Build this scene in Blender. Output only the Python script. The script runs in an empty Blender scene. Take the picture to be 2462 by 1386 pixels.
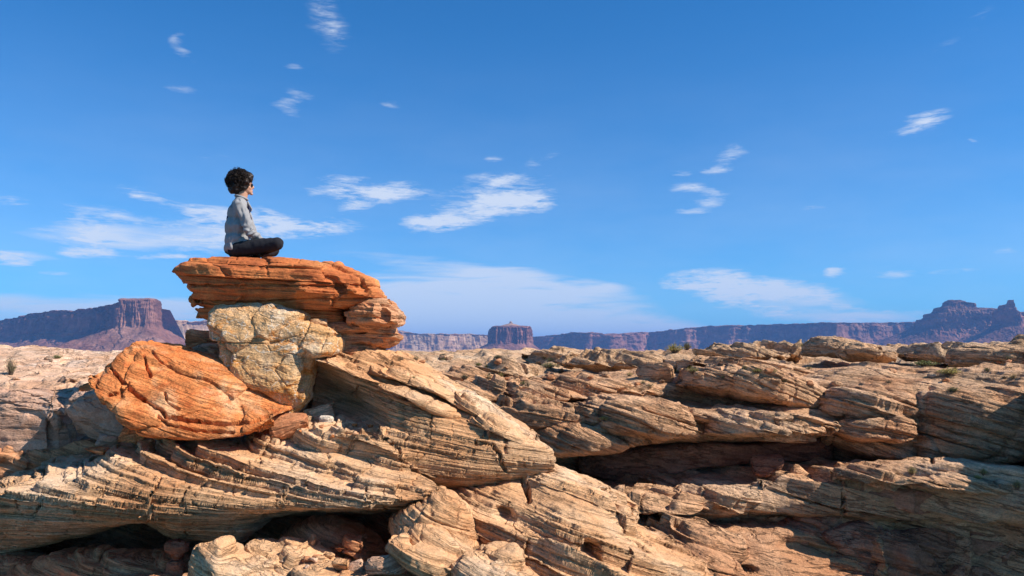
import bpy, bmesh, math, random
import numpy as np
from mathutils import Vector, Matrix
from mathutils.bvhtree import BVHTree
R = math.radians
C = bpy.context.scene.collection
scene = bpy.context.scene

# ---------------------------------------------------------------- camera
F = 1900.0                       # focal length in photograph pixels (2462 wide)
HX, HY = 1231.0, 850.0           # straight ahead / eye level in the photograph
cam_d = bpy.data.cameras.new('camera'); cam = bpy.data.objects.new('camera', cam_d); C.objects.link(cam)
cam.location = (0, 0, 0); cam.rotation_euler = (R(90), 0, 0)
cam_d.sensor_width = 36; cam_d.lens = 36*F/2462
cam_d.shift_y = (HY-693)/2462
cam_d.clip_start = 0.1; cam_d.clip_end = 60000
scene.camera = cam
# ---------------------------------------------------------------- sun direction
SUN = Vector((0.72, -0.18, 0.66)).normalized()
sd = bpy.data.lights.new('sun', 'SUN'); sd.energy = 5.0; sd.angle = R(0.53); sd.color = (1.0, 0.93, 0.84)
so = bpy.data.objects.new('sun', sd); C.objects.link(so); so.location = (20, -5, 20)
so.rotation_euler = SUN.to_track_quat('Z', 'Y').to_euler()
scene.view_settings.view_transform = 'Standard'; scene.view_settings.look = 'None'
scene.view_settings.exposure = 0.5; scene.view_settings.gamma = 1.0
scene.cycles.use_denoising = True
scene.cycles.max_bounces = 8; scene.cycles.diffuse_bounces = 5; scene.cycles.volume_bounces = 0
scene.cycles.transparent_max_bounces = 4
# ---------------------------------------------------------------- world
world = bpy.data.worlds.new('World'); scene.world = world; world.use_nodes = True
SKY_STRENGTH = 0.075
def build_world():
    nt = world.node_tree; nt.nodes.clear(); N = nt.nodes; L = nt.links
    def node(t, **k):
        n = N.new(t)
        for a, b in k.items(): setattr(n, a, b)
        return n
    def math_(op, a, b=None, c=None, clamp=False):
        n = node('ShaderNodeMath', operation=op, use_clamp=clamp)
        for i, x in enumerate((a, b, c)):
            if x is None: continue
            if hasattr(x, 'links'): L.new(x, n.inputs[i])
            else: n.inputs[i].default_value = x
        return n.outputs[0]
    sky = node('ShaderNodeTexSky', sky_type='NISHITA', sun_disc=False)
    sky.sun_elevation = math.asin(SUN.z); sky.sun_rotation = math.atan2(SUN.x, SUN.y)
    sky.altitude = 1500; sky.air_density = 1.0; sky.dust_density = 0.25; sky.ozone_density = 3.0
    hs = node('ShaderNodeHueSaturation'); hs.inputs['Saturation'].default_value = 1.0; hs.inputs['Value'].default_value = 1.0
    tint = node('ShaderNodeMix', data_type='RGBA', blend_type='MULTIPLY'); tint.inputs[0].default_value = 1; tint.inputs[7].default_value = (.27, 1.0, 1.50, 1)
    L.new(sky.outputs[0], tint.inputs[6]); L.new(tint.outputs[2], hs.inputs['Color'])
    tc = node('ShaderNodeTexCoord'); sep = node('ShaderNodeSeparateXYZ'); L.new(tc.outputs['Generated'], sep.inputs[0])
    az = math_('ARCTAN2', sep.outputs[0], sep.outputs[1])
    el = math_('ARCSINE', sep.outputs[2])
    cmb = node('ShaderNodeCombineXYZ'); L.new(az, cmb.inputs[0]); L.new(el, cmb.inputs[1])
    # slow warp of the coordinates so that the cloud edges are feathered, not elliptical
    wn = node('ShaderNodeTexNoise'); wn.inputs['Scale'].default_value = 1.0; wn.inputs['Detail'].default_value = 5
    mp0 = node('ShaderNodeMapping'); mp0.inputs['Scale'].default_value = (7, 30, 1); L.new(cmb.outputs[0], mp0.inputs[0]); L.new(mp0.outputs[0], wn.inputs['Vector'])
    sub = node('ShaderNodeVectorMath', operation='SUBTRACT'); L.new(wn.outputs['Color'], sub.inputs[0]); sub.inputs[1].default_value = (.5, .5, .5)
    mul = node('ShaderNodeVectorMath', operation='MULTIPLY'); L.new(sub.outputs[0], mul.inputs[0]); mul.inputs[1].default_value = (.11, .022, 0)
    wv = node('ShaderNodeVectorMath', operation='ADD'); L.new(cmb.outputs[0], wv.inputs[0]); L.new(mul.outputs[0], wv.inputs[1])
    # clouds: (px, py, half width, half height, tilt in degrees, strength)
    blobs = [(795,40,45,55,-15,.50),(430,90,20,12,0,.4),(455,128,25,14,25,.35),(712,168,34,6,0,.45),(705,248,32,26,10,.50),(945,253,30,9,-5,.42),
     (520,385,95,10,0,.35),(430,212,60,10,0,.36),(1300,385,60,14,-10,.40),(1187,381,28,7,0,.55),(1740,375,55,22,-5,.50),(1730,410,50,7,0,.6),(1610,417,45,6,0,.5),
     (1640,455,55,11,3,.62),(1715,478,50,15,-5,.65),(1650,511,45,6,0,.55),(1945,500,50,10,4,.5),(2240,292,85,22,-14,.74),(2350,340,14,8,40,.35),
     (2320,70,190,14,-20,.25),(800,448,80,26,-5,.8),(910,472,120,24,-12,.95),(1170,475,190,45,-8,.62),(1230,490,130,24,-4,.75),(1060,540,120,20,-4,.95),(1215,432,50,12,0,.55),
     (330,465,90,14,14,.7),(30,490,80,10,0,.5),(250,515,110,16,5,.5),(210,560,150,34,2,.95),(480,565,180,42,-5,.90),(540,520,200,20,5,.6),(740,547,120,26,-6,.95),(640,515,90,14,4,.5),
     (215,612,100,14,3,.85),(30,612,75,22,8,.8),(410,620,60,6,0,.7),(345,625,35,6,0,.6),(110,655,70,5,0,.5),(30,635,60,8,5,.5),
     (1250,670,300,20,8,.35),
     (1830,705,240,40,10,1.05),(1750,685,150,26,10,.7),(2000,652,38,14,0,.75),(2140,655,90,26,0,.5),(2300,650,60,9,0,.35),(2440,605,40,16,8,.45),
     (2060,765,300,20,0,.7),(2350,690,160,50,0,.22),(2462,780,80,40,0,.2),(620,680,300,30,0,.35)]
    soft = [(1150,650,400,22,7,.55),(1330,686,250,26,8,.75),(1130,735,440,60,5,.85),(1300,775,380,40,3,1.0),(1040,770,280,64,0,1.1),(1180,720,260,50,6,.8),(1580,800,260,18,2,.8),(1840,708,250,38,10,.8),
     (120,742,320,36,0,.95),(420,742,200,34,0,.9),(470,570,220,36,-5,.75),(210,562,170,28,2,.8),(2060,768,330,16,0,.6),(740,550,110,16,-6,.4),(1170,505,180,26,-8,.3),(60,610,120,16,6,.5),(2140,655,110,26,0,.3),(560,400,400,60,0,.10)]
    tot = None; tot_s = None
    blobs = [(a_, b_, c_*1.2, d_*1.45, e_, f_*.86) if c_ < 62 else (a_, b_, c_, d_, e_, f_) for a_, b_, c_, d_, e_, f_ in blobs]
    for (px, py, w, h, rot, st, sf) in [b_+(0,) for b_ in blobs]+[b_+(1,) for b_ in soft]:
        def ang(x, y):
            v = Vector((x-HX, F, HY-y)).normalized(); return math.atan2(v.x, v.y), math.asin(v.z)
        a0, e0 = ang(px, py); aw = abs(ang(px+w, py)[0]-a0); eh = abs(ang(px, py-h)[1]-e0)
        mp = node('ShaderNodeMapping', vector_type='TEXTURE')
        mp.inputs['Location'].default_value = (a0, e0, 0); mp.inputs['Rotation'].default_value = (0, 0, R(-rot)); mp.inputs['Scale'].default_value = (aw*1.5, eh*1.75, 1)
        L.new(wv.outputs[0], mp.inputs[0])
        ln = node('ShaderNodeVectorMath', operation='LENGTH'); L.new(mp.outputs[0], ln.inputs[0])
        mr = node('ShaderNodeMapRange', interpolation_type='SMOOTHSTEP'); L.new(ln.outputs['Value'], mr.inputs[0])
        mr.inputs[1].default_value = 1.0; mr.inputs[2].default_value = 0.0; mr.inputs[3].default_value = 0.0; mr.inputs[4].default_value = st
        cur = tot_s if sf else tot
        cur = mr.outputs[0] if cur is None else math_('ADD', math_('MULTIPLY', cur, math_('SUBTRACT', 1.0, math_('MULTIPLY', mr.outputs[0], .55))), mr.outputs[0])
        if sf: tot_s = cur
        else: tot = cur
    def cn(sc, detail, rough, rot=0.0, dist=0.0):
        mp = node('ShaderNodeMapping'); mp.inputs['Scale'].default_value = sc; mp.inputs['Rotation'].default_value = (0, 0, R(rot)); L.new(cmb.outputs[0], mp.inputs[0])
        n = node('ShaderNodeTexNoise'); n.inputs['Scale'].default_value = 1; n.inputs['Detail'].default_value = detail; n.inputs['Roughness'].default_value = rough
        n.inputs['Distortion'].default_value = dist
        L.new(mp.outputs[0], n.inputs['Vector']); return n.outputs[0]
    n1 = cn((16, 70, 1), 7, .62, 4, .5); n2 = cn((42, 250, 1), 6, .66, -5, 1.2); n3 = cn((4, 14, 1), 4, .6)
    tex = math_('MULTIPLY_ADD', n2, .45, math_('MULTIPLY', n1, .75))        # ~0.6 mean
    tex = math_('MULTIPLY_ADD', math_('SUBTRACT', tex, .6), 3.8, .46)
    dens = math_('MULTIPLY', math_('MULTIPLY', tot, 1.5), math_('MAXIMUM', math_('ADD', tex, .30), 0.0))
    d2 = node('ShaderNodeMapRange', interpolation_type='SMOOTHSTEP'); L.new(dens, d2.inputs[0]); d2.inputs[1].default_value = .06; d2.inputs[2].default_value = 1.25
    d2.inputs[3].default_value = 0; d2.inputs[4].default_value = .86
    # very thin veil everywhere low in the sky
    veil = node('ShaderNodeMapRange', interpolation_type='SMOOTHSTEP'); L.new(el, veil.inputs[0]); veil.inputs[1].default_value = .42; veil.inputs[2].default_value = 0.0
    veil.inputs[3].default_value = 0; veil.inputs[4].default_value = .22
    vm = math_('MULTIPLY', veil.outputs[0], math_('MULTIPLY', n3, 1.6), clamp=True)
    n4 = cn((9, 95, 1), 6, .58, 7, .6)
    st_ = math_('MULTIPLY', tot_s, math_('MULTIPLY_ADD', math_('SUBTRACT', n4, .5), 2.8, 1.15))
    d3 = node('ShaderNodeMapRange', interpolation_type='SMOOTHSTEP'); L.new(st_, d3.inputs[0]); d3.inputs[1].default_value = 0.0; d3.inputs[2].default_value = 1.15; d3.inputs[3].default_value = 0; d3.inputs[4].default_value = .82
    amt = math_('MAXIMUM', math_('MAXIMUM', d2.outputs[0], d3.outputs[0]), vm)
    mix = node('ShaderNodeMix', data_type='RGBA'); L.new(amt, mix.inputs[0]); L.new(hs.outputs[0], mix.inputs[6])
    k = 1/SKY_STRENGTH
    mix.inputs[7].default_value = (.56*k, .61*k, .69*k, 1)
    bg = node('ShaderNodeBackground'); bg.inputs[1].default_value = SKY_STRENGTH; L.new(mix.outputs[2], bg.inputs[0])
    out = node('ShaderNodeOutputWorld'); L.new(bg.outputs[0], out.inputs[0])
build_world()
world.cycles.sampling_method = 'MANUAL'; world.cycles.sample_map_resolution = 512

# ---------------------------------------------------------------- numpy noise
def _h(ix, iy, iz, seed):
    n = (ix.astype(np.uint32)*np.uint32(374761393) + iy.astype(np.uint32)*np.uint32(668265263)
         + iz.astype(np.uint32)*np.uint32(3266489917) + np.uint32((seed*2654435761) & 0xffffffff))
    n ^= n >> np.uint32(15); n *= np.uint32(2246822519); n ^= n >> np.uint32(13); n *= np.uint32(3266489917); n ^= n >> np.uint32(16)
    return (n.astype(np.float32))*np.float32(1/4294967296.0)
def vnoise(p, seed=0):
    f = np.floor(p); i = f.astype(np.int32).view(np.uint32); t = (p-f).astype(np.float32); t = t*t*t*(t*(t*6-15)+10)
    tx, ty, tz = t[..., 0], t[..., 1], t[..., 2]
    def l(a, b, w): return a+(b-a)*w
    ax = i[..., 0]*np.uint32(374761393); ay = i[..., 1]*np.uint32(668265263); az = i[..., 2]*np.uint32(3266489917)+np.uint32((seed*2654435761) & 0xffffffff)
    X_ = (ax, ax+np.uint32(374761393)); Y_ = (ay, ay+np.uint32(668265263)); Z_ = (az, az+np.uint32(3266489917))
    def hh(n):
        n = n ^ (n >> np.uint32(15)); n *= np.uint32(2246822519); n ^= n >> np.uint32(13); n *= np.uint32(3266489917); n ^= n >> np.uint32(16)
        return n.astype(np.float32)*np.float32(1/4294967296.0)
    c = []
    for d in (0, 1):
        for b in (0, 1):
            yz = Z_[d]+Y_[b]
            for a in (0, 1): c.append(hh(yz+X_[a]))
    return l(l(l(c[0], c[1], tx), l(c[2], c[3], tx), ty), l(l(c[4], c[5], tx), l(c[6], c[7], tx), ty), tz)*2-1
_ROT = np.array(Matrix.Rotation(0.9, 3, Vector((1, 2, 3)).normalized()))
def fbm(p, freq, octv=4, seed=0, gain=.5):
    q = p*freq; a = 1.0; s = 0; tot = 0
    for o in range(octv):
        s = s+a*vnoise(q, seed+o*7); tot += a; a *= gain; q = (q@_ROT.T)*2.03
    return s/tot*1.4
def hash1(k, seed=0):
    k = np.floor(k).astype(np.int64); return _h(k, k*0+seed, k*0, seed+3)
def hash2(k, j, seed=0):
    return _h(np.floor(k).astype(np.int64), np.floor(j).astype(np.int64), np.zeros_like(k, dtype=np.int64), seed+5)
def sstep(a, b, x):
    t = np.clip((x-a)/(b-a), 0, 1); return t*t*(3-2*t)
def voronoi(p, freq, seed=0):
    """F1, F2, and the id hash + offset of the nearest cell"""
    q = p*freq; b = np.floor(q); sh = q.shape[:-1]
    f1 = np.full(sh, 9.0); f2 = np.full(sh, 9.0); idh = np.zeros(sh); off = np.zeros(q.shape)
    for dx in (-1, 0, 1):
        for dy in (-1, 0, 1):
            for dz in (-1, 0, 1):
                c = b+np.array((dx, dy, dz)); ci = c.astype(np.int64)
                o = np.stack([_h(ci[..., 0], ci[..., 1], ci[..., 2], seed+k) for k in (11, 12, 13)], -1)
                d3 = q-(c+o); d = np.sqrt((d3*d3).sum(-1))
                near = d < f1
                f2 = np.where(near, f1, np.minimum(f2, d)); idh = np.where(near, _h(ci[..., 0], ci[..., 1], ci[..., 2], seed+17), idh)
                off = np.where(near[..., None], d3, off); f1 = np.where(near, d, f1)
    return f1, f2, idh, off
def facets(p, freq, seed=0, tilt=.6):
    """piecewise-planar noise: every voronoi cell is a tilted plane"""
    f1, f2, idh, off = voronoi(p, freq, seed)
    g = np.stack([np.sin(idh*a) for a in (91.7, 53.1, 137.9)], -1)
    return (idh-.5)*.5+(off*g).sum(-1)*tilt, f2-f1

# ---------------------------------------------------------------- surfaces from rails
def P(px, py, Y): return Vector(((px-HX)/F*Y, Y, -(py-HY)/F*Y))
def pchip(x, y, xq):
    """x (n,), y (n,...) -> monotone cubic at xq"""
    x = np.asarray(x, float); y = np.asarray(y, float); n = len(x)
    sh = (n-1,)+(1,)*(y.ndim-1)
    h = np.diff(x).reshape(sh); d = np.diff(y, axis=0)/h; m = np.zeros_like(y)
    if n > 2:
        w1 = 2*h[1:]+h[:-1]; w2 = h[1:]+2*h[:-1]
        same = d[:-1]*d[1:] > 0
        with np.errstate(all='ignore'):
            hm = (w1+w2)/(w1/d[:-1]+w2/d[1:])
        m[1:-1] = np.where(same, hm, 0)
    m[0] = d[0]; m[-1] = d[-1]
    i = np.clip(np.searchsorted(x, xq)-1, 0, n-2); xx = x
    t = ((xq-xx[i])/(xx[i+1]-xx[i])).reshape((-1,)+(1,)*(y.ndim-1)); hh = (xx[i+1]-xx[i]).reshape(t.shape)
    return (2*t**3-3*t**2+1)*y[i]+(t**3-2*t**2+t)*hh*m[i]+(-2*t**3+3*t**2)*y[i+1]+(t**3-t**2)*hh*m[i+1]
def rails_surface(rails, res=1.0, closed=False):
    """rails: lists of (px, py, Y). Returns grid (nv, nu, 3)."""
    nu0 = 64; us = np.linspace(0, 1, nu0)
    def rail(r, uq):
        r = np.array(r, float); u = (r[:, 0]-r[0, 0])/(r[-1, 0]-r[0, 0])
        v = pchip(u, r, uq); px, py, Y = v[:, 0], v[:, 1], v[:, 2]
        return np.stack([(px-HX)/F*Y, Y, -(py-HY)/F*Y], -1)
    G = np.stack([rail(r, us) for r in rails])
    mY = max(G[..., 1].mean(), 1.0); pix = mY/(F*1024/2462)/res
    nu = int(np.clip(np.linalg.norm(np.diff(G, axis=1), axis=-1).sum(1).max()/pix, 24, 1400))
    G = np.stack([rail(r, np.linspace(0, 1, nu)) for r in rails])
    if closed: G = np.concatenate([G, G[:1]])
    dl = np.linalg.norm(np.diff(G, axis=0), axis=-1).mean(1)+1e-6
    v = np.concatenate([[0], np.cumsum(dl)])
    nv = int(np.clip(v[-1]/pix, 16, 900))
    vq = np.linspace(0, v[-1], nv+(1 if closed else 0))
    if closed:
        vv = np.concatenate([v[:-1]-v[-1], v, v[1:]+v[-1]]); GG = np.concatenate([G[:-1], G, G[1:]])
        out = pchip(vv, GG, vq)[:-1]
    else: out = pchip(v, G, vq)
    return out
def loft_x(top, bot, Yc, D, res=1.0, exp=2.4, tilt=0.0, nsec=20, Yends=None):
    """closed body between a traced top and bottom line, D = half depth (metres) as number or list of (u, D)"""
    x0, x1 = top[0][0], top[-1][0]
    top = np.array(top, float); bot = np.array(bot, float)
    nu = 80; us = (1-np.cos(np.linspace(0, 1, nu)*math.pi))/2*.85+np.linspace(0, 1, nu)*.15
    xs = x0+(x1-x0)*us
    zt = pchip(top[:, 0], top[:, 1], xs); zb = pchip(bot[:, 0], bot[:, 1], xs)
    env = np.clip(np.sin(np.clip(us, 0, 1)*math.pi), 0, 1)**.42
    if not np.isscalar(D):
        Dd = np.array(D, float); dd = pchip(Dd[:, 0], Dd[:, 1], us)
    else: dd = D*np.maximum(env, .04)
    yc = Yc if Yends is None else Yends[0]+(Yends[1]-Yends[0])*us
    rails = []
    for th in np.linspace(0, 2*math.pi, nsec, endpoint=False):
        c, s = math.cos(th), math.sin(th)
        cy = -math.copysign(abs(c)**(2/exp), c); cz = math.copysign(abs(s)**(2/exp), s)
        py = (zt+zb)/2-cz*(zb-zt)/2
        Y = yc+cy*dd+cz*tilt
        rails.append(np.stack([xs, py, Y+0*xs], -1))
    # projected sizes are kept at depth Yc
    G = []
    for r in rails:
        yy = np.broadcast_to(yc, xs.shape)
        yp = yy-.45*(D if np.isscalar(D) else max(q[1] for q in D)); G.append(np.stack([(r[:, 0]-HX)/F*yp, r[:, 2], -(r[:, 1]-HY)/F*yp], -1))
    return densify(np.stack(G), np.mean(yc), res)
def loft_z(left, right, Yc, D, res=1.0, exp=3.0, nsec=24, lean=0.0):
    """closed body from traced left / right edges (lists of (px, py) from top to bottom); D list of (v, half depth)"""
    L_ = np.array(left, float); R_ = np.array(right, float)
    y0, y1 = L_[0, 1], L_[-1, 1]; nvv = 90; vs = (1-np.cos(np.linspace(0, 1, nvv)*math.pi))/2*.6+np.linspace(0, 1, nvv)*.4
    ys = y0+(y1-y0)*vs
    xl = pchip(L_[:, 1], L_[:, 0], ys); xr = pchip(R_[:, 1], R_[:, 0], ys)
    Dd = np.array(D, float); dd = pchip(Dd[:, 0], Dd[:, 1], vs)
    G = []
    for th in np.linspace(0, 2*math.pi, nsec, endpoint=False):
        c, s = math.cos(th), math.sin(th)
        cx = math.copysign(abs(c)**(2/exp), c); cy = math.copysign(abs(s)**(2/exp), s)
        px = (xl+xr)/2+cx*(xr-xl)/2
        Y = Yc-cy*dd+lean*(vs-.5)
        yp = Yc-.45*min(max(q[1] for q in D), 1.0); G.append(np.stack([(px-HX)/F*yp, Y, -(ys-HY)/F*yp], -1))
    return densify(np.stack(G), Yc, res)
def densify(G, mY, res):
    pix = mY/(F*1024/2462)/res
    G = np.concatenate([G, G[:1]])
    lu = np.linalg.norm(np.diff(G, axis=1), axis=-1).max(0); u = np.concatenate([[0], np.cumsum(lu+1e-6)])
    nu = int(np.clip(u[-1]/pix, 16, 900))
    lv = np.linalg.norm(np.diff(G, axis=0), axis=-1).max(1); v = np.concatenate([[0], np.cumsum(lv+1e-6)])
    nv = int(np.clip(v[-1]/pix, 20, 900))
    vv = np.concatenate([v[:-1]-v[-1], v, v[1:]+v[-1]]); GG = np.concatenate([G[:-1], G, G[1:]])
    A = pchip(vv, GG, np.linspace(0, v[-1], nv+1))[:-1]
    return pchip(u, A.transpose(1, 0, 2), np.linspace(0, u[-1], nu)).transpose(1, 0, 2)
def normals(G, closed):
    if closed:
        dv = np.roll(G, -1, 0)-np.roll(G, 1, 0)
    else: dv = np.gradient(G, axis=0)
    du = np.gradient(G, axis=1)
    n = np.cross(du, dv); l = np.linalg.norm(n, axis=-1, keepdims=True)
    return n/np.maximum(l, 1e-12)
def unit(v): v = np.array(v, float); return v/np.linalg.norm(v)
def grooves(G, N, lines):
    """cut the traced cracks into the surface: (polyline px, width px, depth m)"""
    px = HX+G[..., 0]/G[..., 1]*F; py = HY-G[..., 2]/G[..., 1]*F
    front = N[..., 1] < .25
    q = np.stack([G[..., 0]*0+px, py, px*0], -1)
    wob = fbm(q, .06, 3, 91)*2.5
    for pts, w, dep in lines:
        d = np.full(px.shape, 1e9)
        for (ax, ay), (bx, by) in zip(pts[:-1], pts[1:]):
            vx, vy = bx-ax, by-ay; t = np.clip(((px-ax)*vx+(py-ay)*vy)/(vx*vx+vy*vy), 0, 1)
            d = np.minimum(d, np.hypot(px-ax-t*vx, py-ay-t*vy))
        k = np.clip(1-np.abs(d+wob*.6)/w, 0, 1)**.7*front
        G = G-N*(k*dep)[..., None]
    return G
def brushes(G, N, bl):
    px = HX+G[..., 0]/G[..., 1]*F; py = HY-G[..., 2]/G[..., 1]*F; front = N[..., 1] < .3
    for (x, y, rx, ry, rot, amt) in bl:
        c, s = math.cos(R(rot)), math.sin(R(rot)); dx = px-x; dy = py-y
        u = (dx*c+dy*s)/rx; v = (-dx*s+dy*c)/ry
        k = sstep(1, 0, np.sqrt(u*u+v*v))*front
        G = G.copy(); G[..., 1] -= k*amt
    return G
def strata(G, N, b, th, terr=.8, hard=.3, notch=.25, wob=.25, wobf=.6, seed=0, joint=0.0, jlen=.5, adir=(1, 0, 0), riser=.22, sfun=None, jag=.12, patchy=0.0):
    """cut the beds: terracing along the bed normal b, hard and soft layers pushed in and out, partings and joints"""
    b = unit(b); s = (G@b) if sfun is None else sfun(G)
    s = s+fbm(G, wobf, 3, seed)*wob*th+fbm(G, .35/th, 4, seed+50)*jag*th*1.2
    w = s/th; w = w+.45*np.sin(w*1.7+seed)+.3*np.sin(w*.73+seed*2)
    k = np.floor(w); t = w-k
    a = G@unit(adir)/jlen+hash1(k, seed)*7+fbm(G, 1.5/jlen, 2, seed+9)*.25
    a = a+.35*np.sin(a*2.1+k)
    j = np.floor(a); ja = a-j; je = np.minimum(ja, 1-ja)*jlen
    r = hash2(k, j, seed); hk = hash1(k, seed+1)
    mid = .5+(r-.5)*.5
    S = sstep(mid-riser/2, mid+riser/2, t)
    amp = terr*(.55+.9*hk)
    if patchy: amp = amp*np.clip(.5+fbm(G, .5/th*.25, 3, seed+33)*patchy, 0, 1.4)
    Nb = N-(N@b)[..., None]*b
    gs = 1.0 if sfun is None else 1/np.clip((sfun(G+b*.01)-sfun(G))/.01, .6, 6)
    gs = gs*(1-.9*sstep(.25, .7, -N[..., 2]))
    G = G+((S-t)*th*amp*gs)[..., None]*b
    push = (hk-.5)*hard*th+(r-.5)*hard*.6*th
    pt = np.minimum(t, 1-t); push = push-notch*th*np.exp(-(pt/.10)**2)*(.3+hash1(np.round(w), seed+2))
    if patchy: push = push*np.clip(.6+fbm(G, .5/th*.25, 3, seed+33)*patchy, 0, 1.5)
    G = G+Nb*(push*np.maximum(gs, .45 if sfun is not None else 0))[..., None]
    if joint: G = G-N*(joint*np.exp(-(je/(.012+.02*th))**2)*(r > .35))[..., None]
    return G
def smooth(G, n, closed):
    for _ in range(n):
        A = (np.roll(G, 1, 0)+np.roll(G, -1, 0))/2 if closed else np.concatenate([G[:1], (G[:-2]+G[2:])/2, G[-1:]])
        A = G*.5+A*.5
        B = A.copy(); B[:, 1:-1] = A[:, 1:-1]*.5+(A[:, :-2]+A[:, 2:])*.25; G = B
    return G

# ---------------------------------------------------------------- objects
ALL_GROUND = []
def tag(o, label=None, cat=None, group=None, kind=None):
    if label: o['label'] = label
    if cat: o['category'] = cat
    if group: o['group'] = group
    if kind: o['kind'] = kind
    return o
def mesh_obj(name, verts, faces, mat, parent=None, smooth_=False):
    me = bpy.data.meshes.new(name); me.from_pydata([tuple(v) for v in verts], [], [tuple(f) for f in faces]); me.materials.append(mat)
    if smooth_: me.polygons.foreach_set('use_smooth', [True]*len(me.polygons))
    o = bpy.data.objects.new(name, me); C.objects.link(o)
    if parent: o.parent = parent
    return o
def grid_obj(name, G, mat, closed=False, origin=None, bed=None, parent=None, ground=False, flip=False):
    nv, nu = G.shape[:2]; n = nv*nu
    rows = nv if closed else nv-1
    i = np.arange(rows)[:, None]; j = np.arange(nu-1)[None, :]; i2 = (i+1) % nv
    f = np.stack([i*nu+j, i*nu+j+1, i2*nu+j+1, i2*nu+j], -1).reshape(-1, 4)
    if flip: f = f[:, ::-1]
    org = np.array(origin if origin is not None else G.reshape(-1, 3).mean(0)); V = (G.reshape(-1, 3)-org)
    caps = []
    me = bpy.data.meshes.new(name)
    me.vertices.add(n); me.vertices.foreach_set('co', V.astype(np.float32).ravel())
    nf = len(f); me.loops.add(nf*4); me.loops.foreach_set('vertex_index', f.astype(np.int32).ravel())
    me.polygons.add(nf); me.polygons.foreach_set('loop_start', np.arange(0, nf*4, 4, dtype=np.int32)); me.polygons.foreach_set('loop_total', np.full(nf, 4, np.int32))
    me.update(calc_edges=True); me.polygons.foreach_set('use_smooth', np.ones(nf, bool))
    if bed is None: bed = G@np.array([[0, 1, 0], [0, 0, 1], [1, 0, 0]], float).T
    at = me.attributes.new('bed', 'FLOAT_VECTOR', 'POINT'); at.data.foreach_set('vector', bed.reshape(-1, 3).astype(np.float32).ravel())
    me.materials.append(mat)
    if closed:
        bm = bmesh.new(); bm.from_mesh(me); bound = [e for e in bm.edges if e.is_boundary]
        bmesh.ops.holes_fill(bm, edges=bound, sides=0); bm.to_mesh(me); bm.free()
    o = bpy.data.objects.new(name, me); o.location = org; C.objects.link(o)
    if parent: o.parent = parent; 
    if ground: ALL_GROUND.append((G, closed))
    return o
def bed_coord(G, b, sfun=None):
    b = unit(b); a = unit(np.cross(b, (0, 1, 0))); c = np.cross(b, a)
    s = G@b if sfun is None else sfun(G)
    return np.stack([s, G@a, G@c], -1)
def close_back(G, back, drop=0.6):
    return G

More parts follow.
